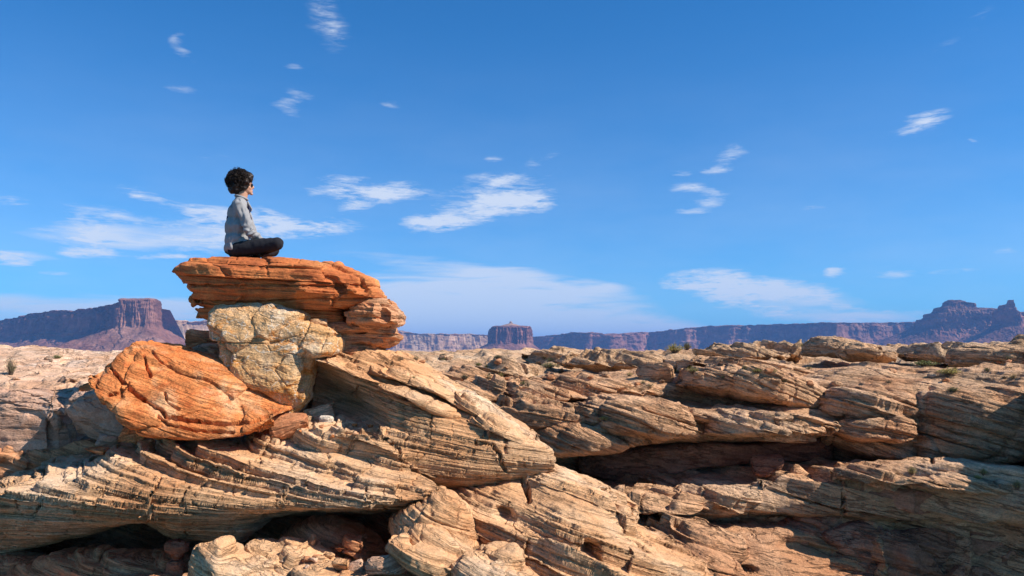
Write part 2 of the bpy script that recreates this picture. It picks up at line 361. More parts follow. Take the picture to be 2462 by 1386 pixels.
# ---------------------------------------------------------------- materials
def new_mat(name):
    m = bpy.data.materials.new(name); m.use_nodes = True; nt = m.node_tree
    return m, nt, nt.nodes['Principled BSDF']
def rock_mat(name, c1, c2, c3, stain=None, band=None, crev=.5, lam=70.0, lam_amt=.35, bump=.5, grain=60.0, rough=.9, big=.8, vein=None, stain_amt=.5, dist=.012, scale=1.0, fleck=.25):
    """layered stone: low-frequency patches of c1..c3, thin laminae along the beds, stains, grain"""
    m, nt, bs = new_mat(name); N = nt.nodes; L = nt.links
    bs.inputs['Roughness'].default_value = rough; bs.inputs['Specular IOR Level'].default_value = .18
    at = N.new('ShaderNodeAttribute'); at.attribute_name = 'bed'
    geo = N.new('ShaderNodeNewGeometry')
    def mapn(src, sc):
        k = N.new('ShaderNodeVectorMath'); k.operation = 'MULTIPLY'; L.new(src, k.inputs[0]); k.inputs[1].default_value = sc; return k.outputs[0]
    def noise(vec, detail=5, rough_=.6, dist_=0.0):
        n = N.new('ShaderNodeTexNoise'); n.inputs['Scale'].default_value = 1; n.inputs['Detail'].default_value = detail; n.inputs['Roughness'].default_value = rough_; n.inputs['Distortion'].default_value = dist_
        L.new(vec, n.inputs['Vector']); return n.outputs[0]
    def ramp(src, pts):
        r = N.new('ShaderNodeValToRGB'); L.new(src, r.inputs[0]); e = r.color_ramp.elements
        while len(e) < len(pts): e.new(.5)
        for q, (p_, c_) in zip(e, pts): q.position = p_; q.color = (*c_, 1)
        return r.outputs[0]
    def mixc(f, a, b_, mode='MIX'):
        n = N.new('ShaderNodeMix'); n.data_type = 'RGBA'; n.blend_type = mode
        if hasattr(f, 'links'): L.new(f, n.inputs[0])
        else: n.inputs[0].default_value = f
        for i_, x in ((6, a), (7, b_)):
            if hasattr(x, 'links'): L.new(x, n.inputs[i_])
            else: n.inputs[i_].default_value = (*x, 1)
        return n.outputs[2]
    def mr(src, a, b_, c_, d_, sm=True):
        n = N.new('ShaderNodeMapRange'); 
        if sm: n.interpolation_type = 'SMOOTHSTEP'
        L.new(src, n.inputs[0]); n.inputs[1].default_value = a; n.inputs[2].default_value = b_; n.inputs[3].default_value = c_; n.inputs[4].default_value = d_; return n.outputs[0]
    pos = geo.outputs['Position']
    low = noise(mapn(pos, (big/scale,)*3), 6, .62, .6)
    col = ramp(low, [(.30, c1), (.5, c2), (.70, c3)])
    lamn = noise(mapn(at.outputs['Vector'], (lam/scale, 2.2/scale, 2.2/scale)), 5, .7, .25)
    lam2 = noise(mapn(at.outputs['Vector'], (lam*.16/scale, .6/scale, .6/scale)), 3, .6, .3)
    k = mr(lamn, .3, .7, 1-lam_amt, 1+lam_amt*.5); col = mixc(1.0, col, k, 'MULTIPLY')
    k2 = mr(lam2, .35, .65, 1-lam_amt*.45, 1+lam_amt*.25); col = mixc(1.0, col, k2, 'MULTIPLY')
    if stain:
        st = mr(noise(mapn(pos, (big*1.7/scale, big*1.7/scale, big*3.4/scale)), 6, .68, .8), .50, .66, 0, stain_amt); col = mixc(st, col, stain)
    if vein:
        vc, vsc, vth = vein
        nn = N.new('ShaderNodeTexNoise'); nn.inputs['Scale'].default_value = 1; nn.inputs['Detail'].default_value = 3; L.new(mapn(pos, (vsc,)*3), nn.inputs['Vector'])
        ab = N.new('ShaderNodeMath'); ab.operation = 'SUBTRACT'; L.new(nn.outputs[0], ab.inputs[0]); ab.inputs[1].default_value = .5
        aa = N.new('ShaderNodeMath'); aa.operation = 'ABSOLUTE'; L.new(ab.outputs[0], aa.inputs[0])
        col = mixc(mr(aa.outputs[0], 0.0, vth, .7, 0), col, vc)
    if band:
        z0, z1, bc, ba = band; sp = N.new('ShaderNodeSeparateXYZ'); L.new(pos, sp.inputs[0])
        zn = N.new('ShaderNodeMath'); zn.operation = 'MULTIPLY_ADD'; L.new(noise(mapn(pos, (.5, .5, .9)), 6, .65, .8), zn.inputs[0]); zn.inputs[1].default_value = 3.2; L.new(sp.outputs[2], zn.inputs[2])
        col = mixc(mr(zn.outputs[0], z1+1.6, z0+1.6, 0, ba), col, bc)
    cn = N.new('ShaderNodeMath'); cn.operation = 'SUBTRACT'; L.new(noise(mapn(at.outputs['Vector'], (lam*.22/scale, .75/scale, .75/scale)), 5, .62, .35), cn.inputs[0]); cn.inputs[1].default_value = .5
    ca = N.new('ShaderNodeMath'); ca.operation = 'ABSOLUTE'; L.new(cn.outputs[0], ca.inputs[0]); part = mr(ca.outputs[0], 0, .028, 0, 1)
    col = mixc(1.0, col, mr(ca.outputs[0], 0, .03, 1-crev*.6, 1), 'MULTIPLY')  # crevice shade put into the colour along the partings, with some dark dirt
    g = noise(mapn(pos, (grain/scale,)*3), 6, .75)
    col = mixc(1.0, col, mr(g, .32, .68, 1-fleck, 1+fleck*.5), 'MULTIPLY')
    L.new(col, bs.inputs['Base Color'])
    # relief
    def add(a, b_, w):
        n = N.new('ShaderNodeMath'); n.operation = 'MULTIPLY_ADD'; L.new(b_, n.inputs[0]); n.inputs[1].default_value = w; L.new(a, n.inputs[2]); return n.outputs[0]
    h1 = noise(mapn(at.outputs['Vector'], (lam*.55/scale, 3.5/scale, 3.5/scale)), 4, .65, .4)
    hgt = add(g, lamn, 1.2); hgt = add(hgt, h1, 2.0)
    hgt = add(hgt, part, 2.2*crev*2)
    pit = noise(mapn(pos, (14/scale,)*3), 5, .6, .5); hgt = add(hgt, pit, 1.6)
    bp = N.new('ShaderNodeBump'); bp.inputs['Strength'].default_value = bump; bp.inputs['Distance'].default_value = dist*scale
    L.new(hgt, bp.inputs['Height']); L.new(bp.outputs[0], bs.inputs['Normal'])
    return m
M = {}
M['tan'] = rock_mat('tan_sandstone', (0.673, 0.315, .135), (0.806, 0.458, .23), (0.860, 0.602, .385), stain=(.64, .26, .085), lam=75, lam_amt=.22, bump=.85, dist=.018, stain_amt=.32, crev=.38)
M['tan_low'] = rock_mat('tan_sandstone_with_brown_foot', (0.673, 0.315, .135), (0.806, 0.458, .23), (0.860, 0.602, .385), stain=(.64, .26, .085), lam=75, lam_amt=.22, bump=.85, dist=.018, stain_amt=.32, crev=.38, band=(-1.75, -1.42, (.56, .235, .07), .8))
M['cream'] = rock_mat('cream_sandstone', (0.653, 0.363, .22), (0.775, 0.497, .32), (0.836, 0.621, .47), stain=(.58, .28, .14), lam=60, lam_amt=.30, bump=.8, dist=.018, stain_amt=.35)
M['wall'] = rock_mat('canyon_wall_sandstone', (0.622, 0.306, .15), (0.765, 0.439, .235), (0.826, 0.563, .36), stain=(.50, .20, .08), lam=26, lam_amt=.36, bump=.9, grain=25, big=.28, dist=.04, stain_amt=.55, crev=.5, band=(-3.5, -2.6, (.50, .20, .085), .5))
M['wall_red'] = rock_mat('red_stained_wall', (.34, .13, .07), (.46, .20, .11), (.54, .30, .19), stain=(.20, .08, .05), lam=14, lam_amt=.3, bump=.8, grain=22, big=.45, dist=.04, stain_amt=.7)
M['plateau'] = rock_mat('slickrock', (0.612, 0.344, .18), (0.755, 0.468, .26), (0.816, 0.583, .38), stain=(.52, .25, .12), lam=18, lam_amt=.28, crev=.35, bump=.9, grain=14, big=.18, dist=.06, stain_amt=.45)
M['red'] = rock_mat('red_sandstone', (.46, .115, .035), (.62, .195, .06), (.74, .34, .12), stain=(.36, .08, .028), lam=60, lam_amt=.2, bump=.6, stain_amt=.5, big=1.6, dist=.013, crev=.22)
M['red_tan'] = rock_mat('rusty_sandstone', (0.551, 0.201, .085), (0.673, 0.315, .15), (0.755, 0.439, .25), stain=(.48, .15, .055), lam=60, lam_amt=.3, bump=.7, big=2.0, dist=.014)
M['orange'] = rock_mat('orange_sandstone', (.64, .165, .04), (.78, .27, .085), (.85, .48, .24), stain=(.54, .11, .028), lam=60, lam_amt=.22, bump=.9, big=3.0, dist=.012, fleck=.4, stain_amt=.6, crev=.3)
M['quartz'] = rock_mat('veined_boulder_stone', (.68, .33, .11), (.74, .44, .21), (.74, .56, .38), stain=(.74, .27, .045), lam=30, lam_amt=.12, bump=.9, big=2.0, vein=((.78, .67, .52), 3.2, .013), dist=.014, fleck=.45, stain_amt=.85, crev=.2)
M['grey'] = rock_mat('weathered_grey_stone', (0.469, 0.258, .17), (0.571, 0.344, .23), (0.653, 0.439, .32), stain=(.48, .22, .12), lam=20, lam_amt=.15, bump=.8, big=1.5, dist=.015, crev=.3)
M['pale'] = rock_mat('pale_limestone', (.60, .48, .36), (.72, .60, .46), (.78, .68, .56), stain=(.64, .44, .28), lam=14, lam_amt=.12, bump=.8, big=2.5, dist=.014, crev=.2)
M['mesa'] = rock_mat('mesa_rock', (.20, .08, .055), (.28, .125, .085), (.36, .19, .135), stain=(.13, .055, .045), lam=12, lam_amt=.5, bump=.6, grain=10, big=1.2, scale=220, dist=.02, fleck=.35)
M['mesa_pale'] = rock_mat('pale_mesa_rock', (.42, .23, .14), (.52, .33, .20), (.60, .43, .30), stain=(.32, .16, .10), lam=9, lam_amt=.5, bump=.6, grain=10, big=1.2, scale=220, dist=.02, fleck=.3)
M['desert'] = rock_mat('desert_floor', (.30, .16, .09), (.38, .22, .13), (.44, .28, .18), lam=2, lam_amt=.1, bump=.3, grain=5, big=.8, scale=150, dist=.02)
# ---------------------------------------------------------------- rock pipeline
def orient(G, closed):
    N = normals(G, closed)
    if closed:
        c = G.reshape(-1, 3).mean(0); d = (N*(G-c)).sum(-1).mean()
    else: d = (N@np.array((0, -1., 1.))).mean()
    return G[::-1].copy() if d < 0 else G
def rock(name, G, closed, mat, b=(.3, -.12, 1), lump=((.8, .12),), facet=(), layers=(), cracks=(), brush=(), fine=(8, .012), sfun=None, parent=None, ground=True, sm=1, origin=None, struct=True, seed=0, now=False):
    if not now:
        JOBS.append((name, G, closed, mat, b, lump, facet, layers, cracks, brush, fine, sfun, sm, seed)); return None
    G, bed = shape(G, closed, b, lump, facet, layers, cracks, brush, fine, sfun, sm, seed)
    o = grid_obj(name, G, mat, closed, origin=origin, bed=bed, parent=parent, ground=ground)
    if struct and parent is None: o['kind'] = 'structure'
    return o
JOBS = []
def flush():
    from concurrent.futures import ThreadPoolExecutor
    with ThreadPoolExecutor(4) as ex: res = list(ex.map(lambda j: shape(j[1], j[2], *j[4:]), JOBS))
    for j, (G, bed) in zip(JOBS, res): grid_obj(j[0], G, j[3], j[2], bed=bed, ground=True)['kind'] = 'structure'
    JOBS.clear()
def respace(G, closed):
    """even out the points along both grid directions after a coarse step has stretched them"""
    def one(A, wrap):
        B = np.concatenate([A, A[:1]]) if wrap else A
        L_ = np.linalg.norm(np.diff(B, axis=0), axis=-1); L_ = L_+L_.mean()*.5+1e-9
        for ax, w in ((1, 15), (0, 3), (1, 9)):      # a smooth density keeps neighbouring columns in step
            w = min(w, (L_.shape[ax]//4)*2+1); p_ = [(0, 0), (0, 0)]; p_[ax] = (w//2, w//2); c_ = np.cumsum(np.insert(np.pad(L_, p_, 'edge'), 0, 0, axis=ax), axis=ax)
            L_ = (np.take(c_, range(w, c_.shape[ax]), axis=ax)-np.take(c_, range(0, c_.shape[ax]-w), axis=ax))/w
        cum = np.concatenate([np.zeros((1, B.shape[1])), np.cumsum(L_, 0)]); out = np.empty_like(A); n = len(A)
        for j in range(B.shape[1]):
            q = np.linspace(0, cum[-1, j], n+1)[:-1] if wrap else np.linspace(0, cum[-1, j], n)
            for k in range(3): out[:, j, k] = np.interp(q, cum[:, j], B[:, j, k])
        return out
    G = one(G, closed)
    return one(G.transpose(1, 0, 2), False).transpose(1, 0, 2)
def shape(G, closed, b, lump, facet, layers, cracks, brush, fine, sfun, sm, seed):
    G = orient(G, closed)
    for i, (fr, am) in enumerate(lump):
        G = G+normals(G, closed)*(fbm(G, fr, 4, seed+i*13)*am)[..., None]
    if brush: G = brushes(G, normals(G, closed), brush)
    for i, (fr, am, ti) in enumerate(facet):
        N = normals(smooth(G, 4, closed), closed); h, e = facets(G+fbm(G, fr*1.3, 3, seed+77)[..., None]*.12/fr, fr, seed+i, ti); G = G+N*(h*am-am*.25*np.exp(-(e/.06)**2))[..., None]
    for li, kw in enumerate(layers):
        kw = dict(kw); kw.setdefault('seed', seed+int(kw['th']*1000)); kw.setdefault('sfun', sfun)
        bb = kw.pop('b', b)
        G = strata(G, normals(smooth(G, 3, closed), closed), bb, **kw)
        if li == 0 and kw['th'] > .08: G = respace(G, closed)
    bed = bed_coord(G, b, sfun)
    if fine:
        G = G+normals(G, closed)*(fbm(G, fine[0], 5, seed+5)*fine[1])[..., None]
    if cracks: G = grooves(G, normals(G, closed), cracks)
    if sm: G = smooth(G, sm, closed)
    return G, bed
def L3(th=.22, terr=.9, hard=.35, notch=.3, joint=.03, jlen=.7, patchy=0.0, **k):
    """three sizes of bed: slabs, boards, laminae"""
    return (dict(th=th, terr=terr, hard=hard, notch=notch, joint=joint, jlen=jlen, patchy=patchy, **k),
            dict(th=th*.36, terr=terr*.8, hard=hard*1.1, notch=notch, joint=joint*.5, jlen=jlen*.45, patchy=patchy*.7, **k),
            dict(th=th*.15, terr=terr*.6, hard=hard, notch=notch, patchy=patchy, **k))
def const(pts, Y): return [(x, y, Y) for x, y in pts]

# ================================================================ FAR: desert floor, mesas
def far_ground():
    xs = np.linspace(-16000, 16000, 90); ys = np.concatenate([[60, 120, 250], np.linspace(500, 24000, 60)])
    X, Yy = np.meshgrid(xs, ys); Z = np.full_like(X, -75.0)+fbm(np.stack([X, Yy, X*0], -1), 1/1800, 4, 3)*14
    G = np.stack([X, Yy, Z], -1)
    grid_obj('desert_floor', orient(G, False), M['desert'])['kind'] = 'structure'
far_ground()
def mesa(name, foot, mat, talus=.35, seed=0, flute=1.0, res=1.3, base=-70, top_in=160, zig=1.0):
    """foot: (px, rim py, distance, top bonus) from left to right along the visible foot of the cliff; the body closes behind"""
    fp = np.array([(p[0], p[1], p[2]) for p in foot], float)
    front = []
    for px, py, Y in fp: front.append(((px-HX)/F*Y, Y, -(py-HY)/F*Y))
    front = np.array(front); n0 = len(front)
    seg = np.concatenate([[0], np.cumsum(np.linalg.norm(np.diff(front[:, :2], axis=0), axis=1))])
    m = int(np.clip(seg[-1]/(front[:, 1].mean()/790)/.8, 60, 900))
    q = np.linspace(0, seg[-1], m)
    fr = np.stack([np.interp(q, seg, front[:, k]) for k in range(3)], -1)
    # outward direction: towards the viewer, perpendicular to the run of the rim
    d = np.gradient(fr[:, :2], axis=0); d = np.stack([np.convolve(np.pad(d[:, k], 4, 'edge'), np.ones(9)/9, 'valid') for k in (0, 1)], -1)
    nrm = np.stack([d[:, 1], -d[:, 0]], -1); nrm /= np.linalg.norm(nrm, axis=1, keepdims=True)
    rows = []
    H = fr[:, 2]-base
    prof = [(1.0, -top_in), (1.0, -top_in*.4), (1.0, 0), (.985, 3), (.93, 6), (.92, 14), (.80, 16), (.64, 20), (.62, 28), (.5, 34), (talus, 40), (talus*.86, 70), (talus*.55, 130), (talus*.5, 145), (talus*.2, 230), (0, 330)]
    pr = np.array(prof); pr[:, 1] *= 1
    v = np.linspace(0, len(pr)-1, 130); PR = np.stack([np.interp(v, np.arange(len(pr)), pr[:, k]) for k in (0, 1)], -1)
    for (h, o) in PR:
        z = base+H*h; pos = np.stack([fr[:, 0]+nrm[:, 0]*o, fr[:, 1]+nrm[:, 1]*o, z], -1); rows.append(pos)
    G = np.stack(rows)
    N = normals(G, False); N = np.where((N@np.array((0, -1., 1.)) < 0)[..., None], -N, N)
    cyl = G*np.array((1, 1, .12)); hh = np.clip((PR[:, 0]-talus)/(1-talus), 0, 1)[:, None]
    isf = sstep(0.0, .12, hh)*sstep(1.001, .97, hh+0*G[..., 0])+.25
    big = fbm(cyl, 1/260, 4, seed)*60*zig; col = np.abs(fbm(cyl, 1/60, 4, seed+4))*-26*flute; sml = np.abs(fbm(cyl, 1/17, 3, seed+8))*-9*flute
    push = (big+col*isf+sml*isf)
    G2 = G.copy(); G2[..., 0] += nrm[:, 0]*push; G2[..., 1] += nrm[:, 1]*push
    lay = fbm(G*np.array((.15, .15, 1)), 1/14, 4, seed+2)*5; G2[..., 0] += nrm[:, 0]*lay; G2[..., 1] += nrm[:, 1]*lay
    rim = fbm(G*np.array((1, 1, 0)), 1/70, 4, seed+6)*3.5; G2[..., 2] += rim*np.clip(PR[:, 0:1], 0, 1)
    gully = fbm(G*np.array((1, 1, .3)), 1/45, 4, seed+1)*9*(1-isf)*sstep(0, .2, PR[:, 0])[:, None]; G2[..., 2] += gully
    # back half, so that the body is closed
    bk = G2[0].copy(); back = []
    for (h, o) in ((.97, 300), (.6, 420), (0, 600)):
        r = bk.copy(); r[:, 1] += o; r[:, 2] = base+(bk[:, 2]-base)*h; back.append(r)
    G2 = np.concatenate([np.stack(back[::-1]), G2])
    G2 = orient(G2, False)
    bed = np.stack([G2[..., 2]*.35, G2[..., 0], G2[..., 1]], -1)
    o = grid_obj(name, G2, mat, False, bed=bed); o['kind'] = 'structure'; return o
# left mesa: long shaded wall falling away to the left, sunlit tower at its corner, lit shelf to the right
def butte(name, left, right, Y, D, mat, seed, exp=4.5, flute=9, fw=16, talus=.5, turn=0.0):
    left = [(b_, a_) for a_, b_ in left]; right = [(b_, a_) for a_, b_ in right]
    G = orient(loft_z(left, right, Y, D, 2.0, exp=exp, nsec=40), True); G[..., 1] += (G[..., 0]-G[..., 0].mean())*turn; N = normals(G, True); z = G[..., 2]; zn = (z-z.min())/(z.max()-z.min())
    cl = sstep(talus-.06, talus+.06, zn); Nh = N*np.array((1, 1, 0)); cyl = G*np.array((1, 1, .10))
    f = -np.abs(fbm(cyl, 1/(fw*3), 4, seed))*flute*1.6-np.abs(fbm(cyl, 1/fw, 3, seed+3))*flute*.9
    G = G+Nh*(f*cl*sstep(1.0, .93, zn))[..., None]+Nh*(fbm(G*np.array((.2, .2, 1)), 1/9, 4, seed+5)*3.0)[..., None]
    G[..., 2] += fbm(G*np.array((1, 1, .2)), 1/40, 4, seed+7)*7*(1-cl)+fbm(G*np.array((1, 1, 0)), 1/25, 3, seed+9)*2.5*cl
    o = grid_obj(name, G, mat, True, bed=np.stack([G[..., 2]*.35, G[..., 0], G[..., 1]], -1)); o['kind'] = 'structure'; return o
# left mesa: long shaded wall falling away to the left, sunlit tower at its corner, lit shelf to the right
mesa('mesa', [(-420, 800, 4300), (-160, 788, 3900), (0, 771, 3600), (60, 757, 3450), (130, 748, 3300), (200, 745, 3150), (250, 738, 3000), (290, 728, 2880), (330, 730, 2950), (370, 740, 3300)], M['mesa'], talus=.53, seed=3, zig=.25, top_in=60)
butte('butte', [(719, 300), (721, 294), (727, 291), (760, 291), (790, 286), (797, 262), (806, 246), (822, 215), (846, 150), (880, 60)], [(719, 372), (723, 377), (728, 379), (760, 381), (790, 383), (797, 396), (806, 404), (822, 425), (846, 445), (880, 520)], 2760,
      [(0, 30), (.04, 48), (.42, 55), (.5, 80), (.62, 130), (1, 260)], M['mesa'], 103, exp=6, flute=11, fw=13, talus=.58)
mesa('mesa', [(340, 768, 3600), (430, 771, 3800), (500, 774, 3950), (600, 776, 4100), (760, 790, 4300)], M['mesa_pale'], talus=.30, seed=31, zig=.6)
mesa('mesa', [(860, 800, 5200), (935, 795, 5000), (975, 797, 5050), (1010, 803, 5100), (1090, 803, 5150), (1175, 806, 5300), (1300, 812, 5600)], M['mesa_pale'], talus=.42, seed=8, zig=.9)
butte('butte', [(785, 1190), (787, 1183), (793, 1176), (802, 1173), (828, 1170), (840, 1150), (870, 1100)], [(785, 1272), (787, 1277), (791, 1280), (802, 1281), (828, 1283), (840, 1296), (870, 1340)], 4150, [(0, 70), (.06, 95), (.5, 105), (.62, 140), (1, 260)], M['mesa'], 112, exp=4, flute=17, fw=17, talus=.50)
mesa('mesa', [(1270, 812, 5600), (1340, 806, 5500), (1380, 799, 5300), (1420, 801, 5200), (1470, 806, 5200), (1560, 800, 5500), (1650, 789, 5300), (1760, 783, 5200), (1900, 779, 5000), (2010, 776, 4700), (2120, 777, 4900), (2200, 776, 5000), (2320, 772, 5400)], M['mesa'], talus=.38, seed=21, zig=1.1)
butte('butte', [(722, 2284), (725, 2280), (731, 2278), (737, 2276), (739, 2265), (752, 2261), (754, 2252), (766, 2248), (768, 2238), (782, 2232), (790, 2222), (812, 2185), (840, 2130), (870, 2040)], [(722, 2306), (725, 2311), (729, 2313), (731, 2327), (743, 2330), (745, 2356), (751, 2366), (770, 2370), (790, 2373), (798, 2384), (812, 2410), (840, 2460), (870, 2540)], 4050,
      [(0, 15), (.06, 45), (.13, 60), (.2, 95), (.35, 120), (.55, 160), (1, 400)], M['mesa'], 144, exp=6, flute=9, fw=13, talus=.36, turn=-.6)
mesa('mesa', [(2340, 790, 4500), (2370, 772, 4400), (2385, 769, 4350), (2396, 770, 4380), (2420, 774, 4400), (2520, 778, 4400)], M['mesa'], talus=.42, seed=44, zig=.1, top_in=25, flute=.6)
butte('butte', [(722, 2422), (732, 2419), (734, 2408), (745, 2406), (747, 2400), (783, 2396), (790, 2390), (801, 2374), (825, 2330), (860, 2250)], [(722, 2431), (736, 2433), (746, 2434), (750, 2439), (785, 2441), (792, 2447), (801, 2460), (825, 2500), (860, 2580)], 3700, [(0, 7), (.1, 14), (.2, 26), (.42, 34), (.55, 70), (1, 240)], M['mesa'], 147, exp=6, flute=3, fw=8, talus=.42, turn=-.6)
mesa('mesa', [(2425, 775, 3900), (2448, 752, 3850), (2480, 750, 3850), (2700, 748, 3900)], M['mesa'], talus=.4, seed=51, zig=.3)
# small cone standing on the central mesa
def cone_hill():
    Y = 4180; a = np.linspace(0, 2*math.pi, 90); rr = [0.5, 7, 9, 30, 70, 95]; hh = [773, 774.5, 778, 781, 786.5, 792]
    G = np.stack([np.stack([(1227-HX)/F*Y+np.cos(a)*r*1.0, Y+np.sin(a)*r, 0*a-(h-HY)/F*Y], -1) for r, h in zip(rr, hh)])
    v = np.linspace(0, 5, 40); G = pchip(np.arange(6), G, v); G += np.stack([fbm(G, 1/20, 3, 5)*4]*3, -1)*np.array((1, 1, .3))
    grid_obj('hill', G[::-1].copy(), M['mesa_pale'])['kind'] = 'structure'
cone_hill()

# ================================================================ MIDDLE: slickrock plateau and the canyon wall on the right
xs = [-700, -200, 230, 700, 930, 1100, 1260, 1380, 1500, 1640, 1720, 1800, 1950, 2050, 2200, 2300, 2462, 2800]
sil = [852, 850, 852, 855, 849, 850, 849, 847, 848, 846, 838, 834, 836, 834, 838, 836, 829, 826]
rl = [[(x, 868, 230) for x in xs],
      [(x, s+5, 150) for x, s in zip(xs, sil)],
      [(x, s, 70) for x, s in zip(xs, sil)],
      [(x, s+10, 42) for x, s in zip(xs, sil)],
      [(x, s+24, 30) for x, s in zip(xs, sil)],
      [(x, s+52, 22.5) for x, s in zip(xs, sil)],
      [(x, s+90, 18.5) for x, s in zip(xs, sil)],
      [(x, s+150, 17.2) for x, s in zip(xs, sil)],
      [(x, s+420, 17.5) for x, s in zip(xs, sil)]]
rock('plateau', rails_surface(rl, 1.2), False, M['plateau'], b=(.30, -.1, 1), lump=((.06, .25), (.25, .28), (.9, .12)), seed=4,
     layers=(dict(th=.5, terr=.8, hard=.5, notch=.3, joint=.05, jlen=2.5, patchy=1.0), dict(th=.2, terr=.6, hard=.4, notch=.3, joint=.02, jlen=1.0), dict(th=.08, terr=.3, hard=.3, notch=.3)), fine=(2.5, .04))
# the big wall: ledges, cave and undercuts
wr = [
 [(1000, 905, 19), (1200, 905, 19), (1500, 900, 19), (1700, 905, 19), (1900, 890, 19), (2100, 890, 18.5), (2250, 900, 18), (2462, 905, 17), (2800, 890, 16)],
 [(1000, 930, 17.2), (1200, 940, 17.2), (1500, 940, 17.2), (1620, 938, 17.4), (1700, 940, 17.6), (1900, 920, 17), (2100, 925, 16.6), (2250, 945, 16), (2462, 945, 15.2), (2800, 930, 14)],
 [(1000, 950, 17.0), (1200, 955, 16.9), (1500, 955, 16.8), (1620, 960, 17.4), (1700, 970, 17.6), (1900, 975, 17), (2100, 985, 16.2), (2250, 990, 15.8), (2462, 1000, 15), (2800, 1000, 13.8)],
 [(1000, 1030, 15.7), (1200, 1030, 15.6), (1500, 1025, 15.2), (1640, 1010, 15.4), (1720, 1000, 15.9), (1900, 1000, 15.8), (2030, 1015, 15.9), (2200, 1020, 15.8), (2462, 1040, 14.9), (2800, 1040, 13.7)],
 [(1000, 1080, 15.6), (1200, 1072, 15.5), (1500, 1058, 15.1), (1640, 1055, 15.2), (1720, 1050, 15.5), (1900, 1044, 15.4), (2030, 1034, 15.7), (2200, 1070, 15.8), (2462, 1080, 14.9), (2800, 1080, 13.7)],
 [(1000, 1095, 16.2), (1200, 1090, 16.3), (1500, 1072, 17.2), (1640, 1062, 17.6), (1720, 1057, 17.6), (1900, 1052, 17.5), (2030, 1050, 16.8), (2200, 1100, 16.0), (2462, 1105, 15.2), (2800, 1110, 14)],
 [(1000, 1150, 17.2), (1200, 1150, 17.4), (1400, 1150, 17.4), (1560, 1142, 17.2), (1640, 1120, 17.2), (1720, 1110, 17.2), (1900, 1110, 17.2), (2030, 1112, 17.0), (2200, 1112, 16.8), (2462, 1116, 16.0), (2800, 1120, 14.6)],
 [(1000, 1165, 16.0), (1200, 1160, 16.2), (1400, 1158, 16.2), (1560, 1158, 16.0), (1720, 1150, 15.8), (1900, 1138, 15.6), (2030, 1130, 15.3), (2200, 1128, 15.0), (2462, 1130, 14.4), (2800, 1135, 13.2)],
 [(1000, 1190, 14.6), (1200, 1190, 14.6), (1400, 1185, 14.6), (1560, 1190, 14.5), (1720, 1180, 14.4), (1900, 1165, 14.3), (2030, 1162, 14.2), (2200, 1160, 14.0), (2462, 1158, 13.4), (2800, 1160, 12.4)],
 [(1000, 1250, 14.3), (1200, 1250, 14.3), (1400, 1248, 14.3), (1560, 1246, 14.2), (1720, 1232, 14.1), (1900, 1222, 14.05), (2030, 1220, 14.0), (2200, 1232, 13.9), (2462, 1235, 13.3), (2800, 1240, 12.3)],
 [(1000, 1266, 15.0), (1200, 1266, 15.0), (1400, 1264, 15.0), (1560, 1262, 14.9), (1720, 1250, 14.8), (1900, 1242, 14.6), (2030, 1240, 14.3), (2200, 1250, 14.2), (2462, 1250, 13.7), (2800, 1250, 12.6)],
 [(1000, 1300, 14.2), (1200, 1300, 14.0), (1400, 1300, 13.8), (1560, 1290, 13.6), (1720, 1290, 13.5), (1900, 1300, 13.8), (2030, 1310, 14.0), (2200, 1310, 14.1), (2462, 1310, 13.6), (2800, 1310, 12.5)],
 [(1000, 1430, 12.6), (1200, 1430, 12.5), (1400, 1430, 12.3), (1560, 1430, 12.2), (1720, 1430, 12.4), (1900, 1430, 13.0), (2030, 1430, 13.4), (2200, 1430, 13.6), (2462, 1430, 13.2), (2800, 1430, 12.2)],
 [(1000, 1750, 12.2), (1200, 1750, 12.1), (1400, 1750, 12), (1560, 1750, 11.8), (1720, 1750, 12), (1900, 1750, 12.4), (2030, 1750, 12.6), (2200, 1750, 13), (2462, 1750, 12.6), (2800, 1750, 12)]]
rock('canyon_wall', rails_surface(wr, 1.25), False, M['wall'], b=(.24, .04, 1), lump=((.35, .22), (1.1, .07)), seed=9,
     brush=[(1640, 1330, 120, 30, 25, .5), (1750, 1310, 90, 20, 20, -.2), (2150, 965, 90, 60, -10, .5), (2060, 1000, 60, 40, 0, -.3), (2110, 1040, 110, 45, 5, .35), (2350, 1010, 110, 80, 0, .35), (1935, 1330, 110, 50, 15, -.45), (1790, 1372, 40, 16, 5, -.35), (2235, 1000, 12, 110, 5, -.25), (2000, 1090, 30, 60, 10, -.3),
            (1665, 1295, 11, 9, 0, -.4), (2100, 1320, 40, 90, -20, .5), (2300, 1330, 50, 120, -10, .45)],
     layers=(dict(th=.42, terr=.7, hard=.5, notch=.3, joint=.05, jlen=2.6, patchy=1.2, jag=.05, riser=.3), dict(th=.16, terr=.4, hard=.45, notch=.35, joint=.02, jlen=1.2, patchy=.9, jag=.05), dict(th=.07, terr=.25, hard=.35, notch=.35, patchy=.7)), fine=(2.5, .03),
     cracks=[([(2240, 950), (2232, 1010), (2240, 1110)], 5, .25), ([(2030, 1165), (2028, 1235)], 5, .2), ([(1398, 1095), (1396, 1140)], 4, .2), ([(1330, 948), (1335, 970)], 3, .08)])
